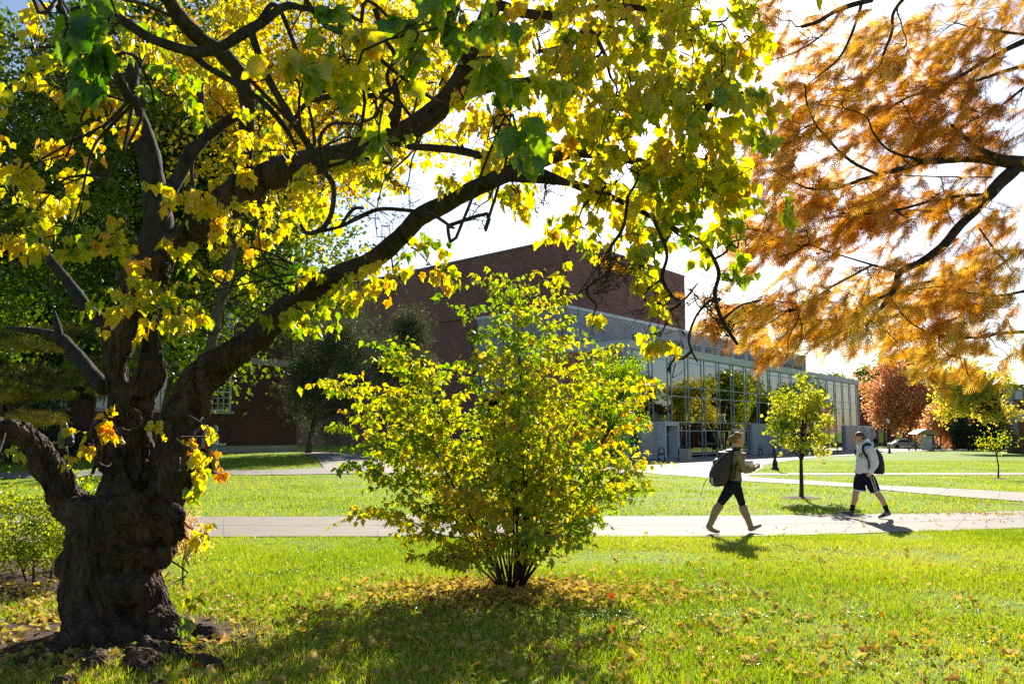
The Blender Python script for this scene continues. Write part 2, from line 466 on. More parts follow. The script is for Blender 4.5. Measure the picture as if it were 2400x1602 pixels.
GRASS_POLYS = [   # where the lawn is, seen as outlines on the ground
    [(-300, 1620), (-300, 1290), (0, 1278), (435, 1260), (1600, 1259), (1907, 1255), (2111, 1248), (2400, 1239), (2700, 1226), (2700, 1700), (-300, 1700)],
    [(-300, 1200), (0, 1205), (435, 1210), (1600, 1209), (1940, 1205), (2180, 1203), (2400, 1196), (2700, 1185), (2700, 1203), (2400, 1177), (2213, 1162.5), (2063, 1149), (1998, 1143), (1736, 1128.5), (1660, 1121), (1560, 1113), (1469, 1108.5), (1100, 1111), (700, 1113), (450, 1114), (0, 1123), (-300, 1131)],
    [(1740, 1115.5), (2400, 1114.2), (2700, 1114.5), (2700, 1173), (2400, 1154), (2240, 1145), (2067, 1137), (2002, 1132.5), (1760, 1118)],
    [(1745, 1112), (1778, 1100), (1814, 1085.5), (1924, 1071.5), (1968, 1069), (2058, 1065.3), (2102, 1059.5), (2200, 1057), (2320, 1054), (2700, 1050), (2700, 1107.5), (2400, 1107.5), (1800, 1109)],
    [(-300, 1116), (0, 1105), (450, 1099.5), (700, 1098), (760, 1084), (735, 1073), (720, 1062), (300, 1068), (-300, 1080)]]
def grass(name, n, y0, y1, wd, ht, power):
    x, y = blades(n, y0, y1, wd, ht, power, 0)
    z = gzn(x, y)
    u, v = project(x, y, z)
    v = v + 2.2 * np.sin(x * 7 + np.sin(y * 9) * 2) * np.sin(x * 2.3) + R.randn(n) * .8
    ok = np.zeros(n, bool)
    for p in GRASS_POLYS: ok |= poly_mask(u, v, p)
    ok &= (np.hypot((x - SHRUB_B.x) / 1.0, (y - SHRUB_B.y) / .6) > 1) & (np.hypot((x - LIN_B.x) / .6, (y - LIN_B.y) / .47) > 1)
    dT = np.hypot((x - TREE_B.x + .3) / 1.35, (y - TREE_B.y - .2) / .9)
    ok &= (dT > .75 + .5 * R.rand(n)) & (np.hypot((x - TREE_B.x + 2.7) / 1.7, (y - TREE_B.y - 3.2) / 1.8) > .85 + .3 * R.rand(n))
    x, y, z = x[ok], y[ok], z[ok]; m = len(x)
    pn = np.array([noise.noise(Vector((a * .55, b * .55, 0))) + .5 * noise.noise(Vector((a * 2.3, b * 2.3, 3))) for a, b in zip(x, y)])
    keep = R.rand(m) < np.clip(.82 + .8 * pn, .25, 1)
    x, y, z, pn = x[keep], y[keep], z[keep], pn[keep]; m = len(x)
    lean = R.randn(m, 3) * .42; lean[:, 2] = 1
    nr = R.randn(m, 3); nr[:, 2] *= .2
    fr = frames(lean, nr)
    h = ht * (.55 + .7 * R.rand(m)) * (1 + .55 * pn)
    fr = fr.copy(); fr[:, :, 0] *= (wd / h * (.7 + .6 * R.rand(m)))[:, None]
    p2 = np.array([noise.noise(Vector((a * .28, b * .28, 8))) for a, b in zip(x, y)])
    hue = np.clip(.48 + .2 * R.randn(m) - .16 * pn + .35 * p2 + (R.rand(m) < .05 + .25 * np.clip(p2 - .1, 0, 1)) * .45, 0, 1)
    me = scatter([(-.5, 0, 0), (.5, 0, 0), (.35, .55, .02), (-.35, .55, .02), (0, 1, .16)], [(0, 1, 2, 3), (3, 2, 4)], np.stack([x, y, z], -1), fr, h, hue)
    return tag(link(name, me, M_GRASS), 'short sunlit green grass of the campus lawn', 'grass', kind='stuff')
grass('grass_near', 330000, 4.6, 15.5, .0065, .062, 1.5)
grass('grass_far', 260000, 15.5, 62, .02, .06, 1.25)

M_FALL = leafmat('fallen_leaf', [(0, (.34, .24, .06)), (.35, (.60, .48, .09)), (.7, (.55, .42, .17)), (.9, (.46, .16, .03)), (1, (.36, .06, .02))], .35, .015, 1.2, .6)
def fallen(name, spots, label, sz=.075):
    ps = []
    for (cx, cy, rx, ry, n) in spots:
        a = R.randn(n, 2) * .55
        ps.append(np.stack([cx + rx * a[:, 0], cy + ry * a[:, 1]], -1))
    p = np.concatenate(ps); x, y = p[:, 0], p[:, 1]
    ok = y > 4.3; x, y = x[ok], y[ok]; m = len(x)
    z = gzn(x, y) + .02 + .035 * R.rand(m)
    tip = R.randn(m, 3); tip[:, 2] *= .35
    nr = R.randn(m, 3) * .45; nr[:, 2] += 1
    me = scatter(*leaf_tpl([(.27, -.06), (.43, .12), (.40, .24), (.55, .46), (.33, .47), (.2, .68)], .45, .5), np.stack([x, y, z], -1), frames(tip, nr), sz * (.5 + .75 * R.rand(m)), np.clip(R.rand(m) * .8 + (R.rand(m) < .08) * .3, 0, 1))
    return tag(link(name, me, M_FALL), label, 'fallen leaves', kind='stuff')
sx, sy = SHRUB_B.x, SHRUB_B.y
fallen('fallen_leaves', [(sx, sy, 1.2, .7, 1100), (sx - .8, sy - .5, 1.2, .7, 420), (sx + .8, sy - .4, 1.3, .6, 520), (sx - 1.2, sy - 2.4, 2.4, 1.6, 420), (sx - 3, sy - 1, 2.2, 1.4, 160),
      (sx + .5, sy - 2.8, 2.6, 1.4, 330), (sx + 2.2, sy - 2.6, 2.4, 1.6, 260), (TREE_B.x - 1.6, TREE_B.y + 1.2, 1.5, 1.8, 900), (TREE_B.x - .6, TREE_B.y - .8, 1.6, .8, 500), (sx + 3, sy, 4, 3, 300)],
      'yellow and tan fallen leaves scattered over the grass')
fallen('walk_leaves', [(9.5, 18.6, 1.8, .35, 170), (11.5, 18.2, 1.6, .4, 170), (8.6, 16.8, 2.2, .9, 45), (11.5, 21.5, 2.2, 1.2, 110), (sx + 1, 20, 9, 2.5, 90), (5.5, 15.5, 2.5, 1.0, 22), (4, 25, 9, 5, 120)], 'small dry leaves blown along the edge of the near walk', .05)
fallen('dry_leaf_bits', [(sx + 4, sy - .5, 5, 3, 1500), (sx + 3, sy - 3, 4, 1.6, 900), (sx - 2, sy, 3, 2, 500)], 'tiny dry leaf bits caught in the near lawn', .026)

# clover and low weeds between the grass
M_CLOV = leafmat('clover_leaf', [(0, (.05, .13, .015)), (.6, (.12, .26, .03)), (1, (.26, .38, .05))], .4, .04, 1.2)
cx_ = []
for i in range(70):
    yy = 5 + 8 * R.rand(); xx = (R.rand() * 2 - 1) * .62 * yy; k_ = 20 + int(70 * R.rand()); rr_ = .08 + .2 * R.rand()
    cx_.append(np.stack([xx + R.randn(k_) * rr_, yy + R.randn(k_) * rr_], -1))
cx_ = np.concatenate(cx_); m_ = len(cx_)
tp_ = R.randn(m_, 3); tp_[:, 2] *= .3; nn_ = R.randn(m_, 3) * .35; nn_[:, 2] += 1
tag(link('clover', scatter(OVAL[0], OVAL[1], np.stack([cx_[:, 0], cx_[:, 1], gzn(cx_[:, 0], cx_[:, 1]) + .03 + .035 * R.rand(m_)], -1), frames(tp_, nn_), .026 * (.6 + .8 * R.rand(m_)), R.rand(m_)), M_CLOV), 'patches of clover and low broad leaved weeds in the near lawn', 'clover', kind='stuff')
# ------------------------------------------------------------------ foliage materials
M_MLEAF = leafmat('maple_leaf', [(0, (.05, .13, .012)), (.3, (.17, .27, .015)), (.5, (.42, .42, .02)), (.75, (.64, .50, .025)), (1, (.64, .28, .03))], .66, .03, 1.4)
M_SLEAF = leafmat('shrub_leaf', [(0, (.06, .15, .012)), (.35, (.22, .33, .02)), (.6, (.46, .44, .03)), (.9, (.62, .45, .05)), (1, (.5, .12, .04))], .6, .03, 1.4)
M_GINK = leafmat('ginkgo_leaf', [(0, (.045, .09, .01)), (.5, (.12, .18, .016)), (1, (.34, .36, .03))], .38, .03, 1.25)
M_CYP = leafmat('cypress_needle', [(0, (.30, .11, .03)), (.4, (.56, .27, .055)), (.75, (.74, .46, .11)), (1, (.66, .54, .16))], .55, .02, 1.3)
M_RED = leafmat('red_leaf', [(0, (.36, .17, .11)), (.5, (.62, .32, .17)), (1, (.78, .48, .20))], .6, .03, 1.2)  # leaf colours lightened to stand in for haze over the far red tree
M_YEL = leafmat('yellow_green_leaf', [(0, (.12, .20, .02)), (.5, (.42, .44, .05)), (1, (.72, .58, .12))], .55, .03, 1.25)
M_DKG = leafmat('dark_green_needle', [(0, (.02, .045, .018)), (.6, (.06, .085, .032)), (1, (.13, .14, .055))], .3, .03, 1.1)
M_PINE = leafmat('pine_needle', [(0, (.07, .10, .02)), (.5, (.22, .23, .04)), (1, (.50, .36, .07))], .4, .03, 1.2)
M_BARK = bark('old_bark', (.016, .010, .007), (.15, .098, .065), 9)
M_LIMB = bark('limb_bark', (.022, .016, .012), (.10, .075, .056), 14, bump=.6, dist=.015)
M_TWIG = simple('twig_bark', (.045, .032, .025), .85, .3, 30, spec=.2)
M_BARK2 = bark('grey_bark', (.05, .04, .03), (.16, .13, .10), 12, bump=.5)

WK = 1.0
def limb_pts(raw, Ys, n=5, conv=PD):
    """raw: (x, y, width) in view pixels, Ys: depth at start and end"""
    m = len(raw); out = []
    for i, q in enumerate(raw):
        Y = Ys[0] + (Ys[1] - Ys[0]) * i / max(1, m - 1)
        p = conv(q[0], q[1], Y)
        out.append((p.x, p.y, p.z, q[2] * WK * 1.021711 / 2 / F * Y))
    return crom(out, n)
def zoomconv(x0, y0, k):
    return lambda x, y, Y: P(x0 + x / k, y0 + y / k, Y)
Z3 = zoomconv(1600, 0, 2.936); Z6 = zoomconv(1600, 534, 2.936)

# ------------------------------------------------------------------ the old gnarled maple
T = empty('gnarled_maple', tuple(TREE_B), 'huge gnarled old maple with twisted burled trunk and yellow leaves, at left', 'tree')
YT = TREE_B.y + .32
WK = .90; tk = MB(); tk.sides = 26
trunk_ax = [(290, 1560, 330), (282, 1520, 300), (266, 1455, 262), (258, 1380, 236), (256, 1310, 224), (266, 1262, 240), (288, 1215, 280), (298, 1170, 262), (292, 1125, 135), (288, 1060, 120), (287, 1010, 118), (286, 950, 110)]
def addlimb(mb, raw, Ys, sides=18, n=5, rough=.12, conv=PD, seed=0):
    a = limb_pts(raw, Ys, n, conv)
    mb.tube(a[:, :3], list(a[:, 3]), sides, rough, seed); return a
addlimb(tk, trunk_ax, (YT, YT), 28)
addlimb(tk, [(240, 1215, 120), (175, 1162, 98), (128, 1104, 84), (90, 1046, 82), (45, 1000, 82), (0, 978, 80), (-50, 965, 70), (-120, 965, 64)], (YT + .05, YT - .5), seed=3)
addlimb(tk, [(375, 1240, 90), (376, 1180, 98), (382, 1117, 104), (393, 1055, 112), (411, 994, 102), (432, 932, 96), (446, 880, 92), (482, 848, 84), (535, 815, 72), (600, 770, 66)], (YT - .15, YT + .05), seed=5)
addlimb(tk, [(285, 1000, 105), (278, 930, 85), (263, 860, 66), (266, 800, 68), (288, 740, 86), (305, 690, 100), (330, 635, 108)], (YT - .02, YT - .1), seed=8)
addlimb(tk, [(300, 1010, 90), (325, 940, 70), (338, 880, 55), (350, 820, 62), (352, 760, 62), (345, 700, 66)], (YT + .12, YT + .02), seed=9)
addlimb(tk, [(330, 640, 104), (400, 560, 90), (480, 495, 84), (560, 425, 82), (640, 395, 68)], (YT - .1, YT - .2), seed=10)
# burls, knots and root swellings
for (x, y, r, dy, q) in [(395, 1190, 46, -.42, 1), (408, 1225, 40, -.40, 1), (365, 1170, 40, -.36, 1), (284, 1185, 50, -.5, 1), (255, 1200, 34, -.5, 1), (325, 1180, 30, -.56, 1), (330, 1215, 46, -.46, .8), (235, 1185, 55, -.36, 1), (185, 1175, 45, -.3, 1), (310, 1160, 38, -.5, .7), (250, 1240, 55, -.36, .8),
                   (170, 1290, 48, -.1, 1), (350, 1265, 48, -.25, 1), (175, 1440, 45, -.1, 1), (360, 1440, 60, -.2, 1), (210, 1400, 60, -.3, .8), (300, 1350, 60, -.33, .8), (455, 900, 26, -.12, 1), (310, 900, 38, 0, 1), (250, 990, 45, -.08, 1), (250, 1060, 40, -.12, .8), (385, 1075, 50, -.18, 1), (400, 1020, 40, -.2, .8), (425, 955, 36, -.15, 1)]:
    p = PD(x, y, YT + dy * .8); rr = r * .86 * 1.0217 / F * YT
    tk.ball(p, (rr, rr * q, rr * .85), 14)
# the ring of an old cut branch, facing the camera
c = PD(292, 966, YT - .27)
ring = [c + Vector((math.cos(a) * .105, .012 * math.sin(a), math.sin(a) * .095)) for a in np.linspace(0, 2 * PI, 22)]
tk.tube(ring, .03, 8)
# root flare
for (pts, w0) in [([(330, 1470), (420, 1480), (480, 1500), (560, 1520)], 90), ([(300, 1500), (360, 1530), (420, 1545), (470, 1585)], 38), ([(300, 1520), (340, 1550), (360, 1590), (300, 1610)], 40),
                  ([(200, 1480), (130, 1500), (60, 1520), (0, 1530)], 90), ([(230, 1520), (180, 1560), (120, 1585)], 36), ([(340, 1460), (440, 1462), (520, 1478), (600, 1490)], 60), ([(320, 1500), (390, 1505), (450, 1525), (540, 1545), (600, 1570)], 60)]:
    rp = []
    for i, (x, y) in enumerate(pts):
        gq = G(x * 1.0217, min(1640, y * 1.0217)); t = i / (len(pts) - 1)
        rp.append((gq.x, gq.y, gq.z + .035 * (1 - t) - .012, (w0 * (1 - t) ** 1.2 + 14) / 2 / F * 6.2))
    a = crom(rp, 5); tk.tube(a[:, :3], list(a[:, 3]), 10, .2, w0)
tax = limb_pts(trunk_ax, (YT, YT), 4)
def trunk_disp(c):
    # spiralling ridged bark: coordinates twisted round the trunk's axis
    i = int(np.argmin(np.abs(tax[:, 2] - c.z))); ax, ay = tax[i, 0], tax[i, 1]
    an = math.atan2(c.y - ay, c.x - ax) + c.z * 1.15
    r = math.hypot(c.x - ax, c.y - ay)
    q = Vector((math.cos(an) * r, math.sin(an) * r, c.z * .24))
    w_ = Vector((noise.noise(c * 7), noise.noise(c * 7 + Vector((9, 0, 0))), 0)) * .035
    g1 = min(1, abs(noise.noise((q + w_) * 10)) * 5.5); g2 = min(1, abs(noise.noise((q + w_) * 24 + Vector((5, 0, 0)))) * 4)
    big = noise.noise(c * 2.6) * .04 + noise.noise(c * 6.5) * .022 + .075 * noise.noise(Vector((q.x, q.y, c.z * .5)) * 3.6 + Vector((3, 1, 0)))
    return big - .026 * (1 - g1) - .012 * (1 - g2) + noise.noise(c * 45) * .005
me = remesh(tk, .0095, 4, trunk_disp)
link('trunk', me, M_BARK, T, True)

WK = 1.0
tips = []                      # centre lines of the limbs, for hanging twigs on
def limb(raw, Ys, name='limb', sides=12, conv=PD, n=7, parent=T, rough=.14, mat=M_LIMB):
    mb = MB(); a = addlimb(mb, raw, Ys, sides, n, rough, conv, random.random() * 50)
    mb.build(name, mat, parent, True); tips.append(a); return a
limb([(590, 776, 66), (630, 735, 64), (668, 702, 62), (720, 660, 55), (780, 630, 48), (850, 600, 45), (915, 548, 43), (960, 500, 42), (1020, 468, 42), (1090, 432, 40), (1160, 400, 38), (1230, 375, 33), (1320, 350, 28), (1420, 362, 22), (1550, 385, 16), (1640, 360, 10)], (YT + .05, 4.3), sides=16)
limb([(620, 402, 72), (700, 375, 66), (780, 362, 62), (850, 340, 60), (905, 318, 58), (960, 285, 54), (1010, 245, 50), (1050, 195, 48), (1085, 120, 46), (1110, 60, 42), (1135, 0, 40), (1160, -80, 36)], (YT - .2, 5.2), sides=16)
limb([(345, 650, 80), (352, 580, 76), (362, 510, 66), (352, 430, 56), (340, 350, 50), (318, 280, 44), (300, 220, 38), (310, 150, 30), (350, 80, 24)], (YT - .05, YT + .4), sides=14)
limb([(366, 520, 34), (385, 450, 32), (415, 395, 32), (440, 345, 30), (468, 318, 26), (462, 250, 18), (460, 190, 14), (455, 140, 12)], (YT, YT + .3))
limb([(462, 325, 24), (505, 290, 24), (550, 262, 22), (600, 235, 16)], (YT + .2, YT + .2))
limb([(560, 400, 46), (562, 345, 38), (566, 290, 36), (568, 240, 36), (548, 170, 38), (505, 120, 36), (455, 85, 38), (405, 30, 36), (370, -30, 34)], (YT - .2, 5.6), sides=14)
limb([(240, 890, 40), (205, 852, 34), (168, 805, 30), (135, 775, 26), (85, 760, 16), (15, 752, 9)], (YT, YT + .6))
limb([(262, 790, 44), (235, 740, 36), (205, 715, 32), (180, 680, 29), (150, 640, 24), (112, 592, 20), (90, 550, 14), (70, 480, 8)], (YT, YT + .5))
limb([(140, 790, 18), (132, 750, 16), (124, 715, 8)], (YT + .3, YT + .4))
limb([(1080, 130, 30), (1130, 20, 26), (1200, 30, 24), (1290, 38, 22), (1350, 20, 18), (1420, 15, 16), (1530, 30, 12), (1600, 60, 8)], (5.3, 4.4))
limb([(870, 322, 40), (905, 270, 30), (912, 235, 18), (905, 180, 10)], (6.0, 5.8))
limb([(960, 300, 18), (1060, 225, 22), (1150, 195, 22), (1215, 185, 20), (1280, 160, 16), (1330, 130, 12), (1380, 70, 9)], (5.8, 4.6))
limb([(930, 335, 16), (1050, 345, 20), (1120, 362, 17), (1180, 372, 14), (1260, 400, 14), (1340, 435, 12), (1400, 445, 9)], (5.9, 4.4))
limb([(1150, 405, 26), (1250, 412, 22), (1330, 425, 18), (1420, 460, 14), (1500, 500, 12), (1560, 530, 10), (1615, 562, 10), (1648, 620, 10), (1640, 675, 10), (1655, 730, 9), (1692, 790, 7)], (5.0, 4.2), sides=9)
limb([(1230, 120, 10), (1300, 105, 14), (1350, 70, 14), (1390, 130, 9)], (4.6, 4.2))
limb([(1560, 380, 16), (1600, 290, 14), (1650, 220, 14), (1710, 215, 12)], (4.6, 4.3))
limb([(1700, 215, 10), (1640, 180, 14), (1620, 250, 10)], (4.3, 4.3))
# nearer dark branches overhead
limb([(175, 20, 30), (205, 90, 27), (240, 140, 26), (275, 190, 24), (300, 228, 21), (332, 243, 15)], (3.9, 4.1))
limb([(230, 5, 20), (265, 35, 22), (300, 60, 22), (345, 88, 22), (400, 108, 25), (450, 120, 27), (500, 112, 25), (550, 82, 25), (600, 52, 25), (655, 15, 20), (700, 20, 14), (780, 30, 12), (830, 50, 8)], (3.8, 4.0))
limb([(440, 118, 20), (470, 150, 16), (530, 185, 15), (590, 225, 14), (630, 262, 14), (665, 310, 10), (680, 345, 6)], (4.0, 4.1))
limb([(570, 60, 18), (585, 100, 17), (605, 160, 17), (640, 225, 17), (680, 290, 17), (715, 345, 16), (745, 390, 15), (765, 430, 13), (760, 490, 12), (738, 525, 12), (705, 535, 10), (690, 515, 7)], (3.9, 4.1))
limb([(735, 530, 10), (780, 520, 8), (820, 500, 12), (870, 480, 9), (930, 482, 9), (990, 492, 8), (1035, 520, 7), (1042, 522, 4)], (4.1, 4.2))
limb([(780, 520, 9), (810, 480, 9), (835, 478, 6)], (4.1, 4.1))
limb([(600, 40, 14), (640, 20, 12), (720, 200, 11), (800, 190, 10), (860, 210, 9), (905, 240, 8)], (3.9, 4.6))
limb([(860, 20, 16), (885, 90, 13), (905, 130, 11), (890, 190, 9), (960, 290, 7)], (4.2, 4.6))
limb([(660, 300, 10), (700, 240, 12), (740, 225, 14), (800, 215, 16), (850, 220, 14), (905, 200, 8)], (4.4, 4.6))
limb([(700, 0, 14), (750, 60, 12), (830, 100, 11), (900, 160, 10), (960, 205, 9), (1030, 250, 7)], (4.0, 4.5))
limb([(1440, 450, 9), (1430, 520, 8), (1400, 570, 8), (1395, 620, 7), (1345, 660, 5)], (4.3, 4.3), sides=7)
limb([(1500, 505, 9), (1530, 580, 8), (1520, 640, 8), (1560, 690, 6), (1600, 650, 4)], (4.3, 4.3), sides=7)
limb([(1640, 680, 7), (1600, 720, 6), (1580, 780, 6), (1600, 830, 4)], (4.3, 4.2), sides=6)
limb([(1655, 735, 7), (1700, 700, 5), (1745, 690, 3)], (4.3, 4.2), sides=6)
limb([(450, 470, 10), (440, 380, 8), (470, 330, 5)], (YT, YT))
limb([(130, 0, 20), (160, 60, 16), (190, 70, 10)], (3.6, 3.8))
for raw_, Ys_ in ((trunk_ax, (YT, YT)), ([(380, 1230, 90), (398, 1120, 112), (405, 1060, 112), (425, 990, 104), (440, 930, 94), (446, 880, 88)], (YT, YT)), ([(250, 1200, 120), (138, 1108, 88), (60, 988, 78), (18, 964, 68)], (YT, YT - .3))): tips.append(limb_pts(raw_, Ys_, 6))
LIMB_MAPLE = list(tips)

def nearest(tipsl, p):
    best = None; bd = 1e9
    for a in tipsl:
        d = np.linalg.norm(a[:, :3] - p, axis=1); i = int(d.argmin())
        if d[i] < bd: bd = d[i]; best = a[i, :3]
    return Vector(best), bd
def wiggly(p0, p1, n=5, amp=.12, sag=0):
    p0, p1 = Vector(p0), Vector(p1); d = (p1 - p0); l = d.length
    out = [p0]
    for i in range(1, n):
        q = p0 + d * (i / n) + Vector(R.randn(3) * amp * l * .5)
        q.z += sag * math.sin(PI * i / n) * l
        out.append(q)
    out.append(p1); return out
def leafy(root, clusters, tipsl, leaf_mat, tpl, lsz, twig_mat=M_TWIG, per=11, tw_len=.17, hang=.75, name='crown', spread=1.0, bare=None, link_r=.008):
    """clusters: (x, y, rx, ry, depth, twigs, hue, dY) in view px. Builds twigs and their leaves."""
    tw = MB(); LP = []; LT = []; LH = []; LS = []
    for cl in clusters:
        x, y, rx, ry, Y, n, hue = cl[:7]; dY = cl[7] if len(cl) > 7 else .35
        c = PD(x, y, Y); px = 1.0217 / F * Y
        q, bd = nearest(tipsl, np.array(c))
        hub = [Vector(v) for v in crom([tuple(v) for v in wiggly(q, c, 4, .15)], 3)]
        tw.tube(hub, [link_r * (1 - .65 * i / 12) * (1 + .3 * min(bd, 1.5)) for i in range(13)], 5)
        hubs = [hub[-1], hub[-3], hub[-6]]
        for s in range(max(2, n // 9)):
            e = Vector((c.x + (R.rand() * 2 - 1) * rx * px * .7, c.y + R.randn() * dY * .7, c.z + (R.rand() * 2 - 1) * ry * px * .7))
            hb = [Vector(v) for v in crom([tuple(v) for v in wiggly(hubs[s % 3], e, 4, .2)], 2)]; tw.tube(hb, [.0055 - .0005 * j for j in range(9)], 4); hubs.extend(hb[3:])
        for s in range(n):
            a = R.rand() * 2 * PI; rr = math.sqrt(R.rand())
            st = Vector((c.x + math.cos(a) * rr * rx * px, c.y + R.randn() * dY, c.z + .09 + math.sin(a) * rr * ry * px))
            h = min((hubs[k] for k in R.randint(0, len(hubs), 5)), key=lambda g: (g - st).length)
            if (h - st).length < .9 and s % 2 == 0:
                tw.tube(wiggly(h, st, 4, .22), [.003, .0027, .0023, .002, .0016], 3)
            out = (st - h).normalized() * .5 + Vector(R.randn(3)) * .45
            out.z -= .35; out.normalize()
            ln = tw_len * (.5 + R.rand())
            pts = [st]
            d = out.copy()
            for k in range(4):
                d = (d + Vector((0, 0, -.16)) + Vector(R.randn(3)) * .12).normalized(); pts.append(pts[-1] + d * ln / 4)
            tw.tube(pts, [.0022, .002, .0016, .0013, .001], 3)
            if bare and R.rand() < bare: continue
            th = hue + R.randn() * .10
            for k in range(per):
                t = R.rand() ** .8 * 3.99; i = int(t)
                b = pts[i] + (pts[i + 1] - pts[i]) * (t - i)
                side = Vector(R.randn(3)); side.z *= .4; side.normalize()
                pet = side * lsz * (.3 + .4 * R.rand()) + Vector((0, 0, -.2 * lsz))
                LP.append(b + pet)
                tip = side * (1 - hang) + Vector((0, 0, -hang)) + Vector(R.randn(3)) * .28 + d * .25
                LT.append(tip); LH.append(th + R.randn() * .11); LS.append(lsz * (1.35 if Y < 3.4 else 1) * (.5 + .7 * R.rand()))
    tw.build('twigs', twig_mat, root)
    LP, LT = np.array(LP), np.array(LT)
    nr = R.randn(len(LP), 3) * .8; nr[:, 1] -= .25; nr[:, 2] += .45
    frm = frames(LT, nr).copy(); frm[:, :, 0] *= (.7 + .45 * R.rand(len(LP)))[:, None]; frm[:, :, 2] *= (2.6 * R.rand(len(LP)) - .3)[:, None]
    me = scatter(tpl[0], tpl[1], LP, frm, np.array(LS), np.clip(LH, 0, 1))
    link(name, me, leaf_mat, root)
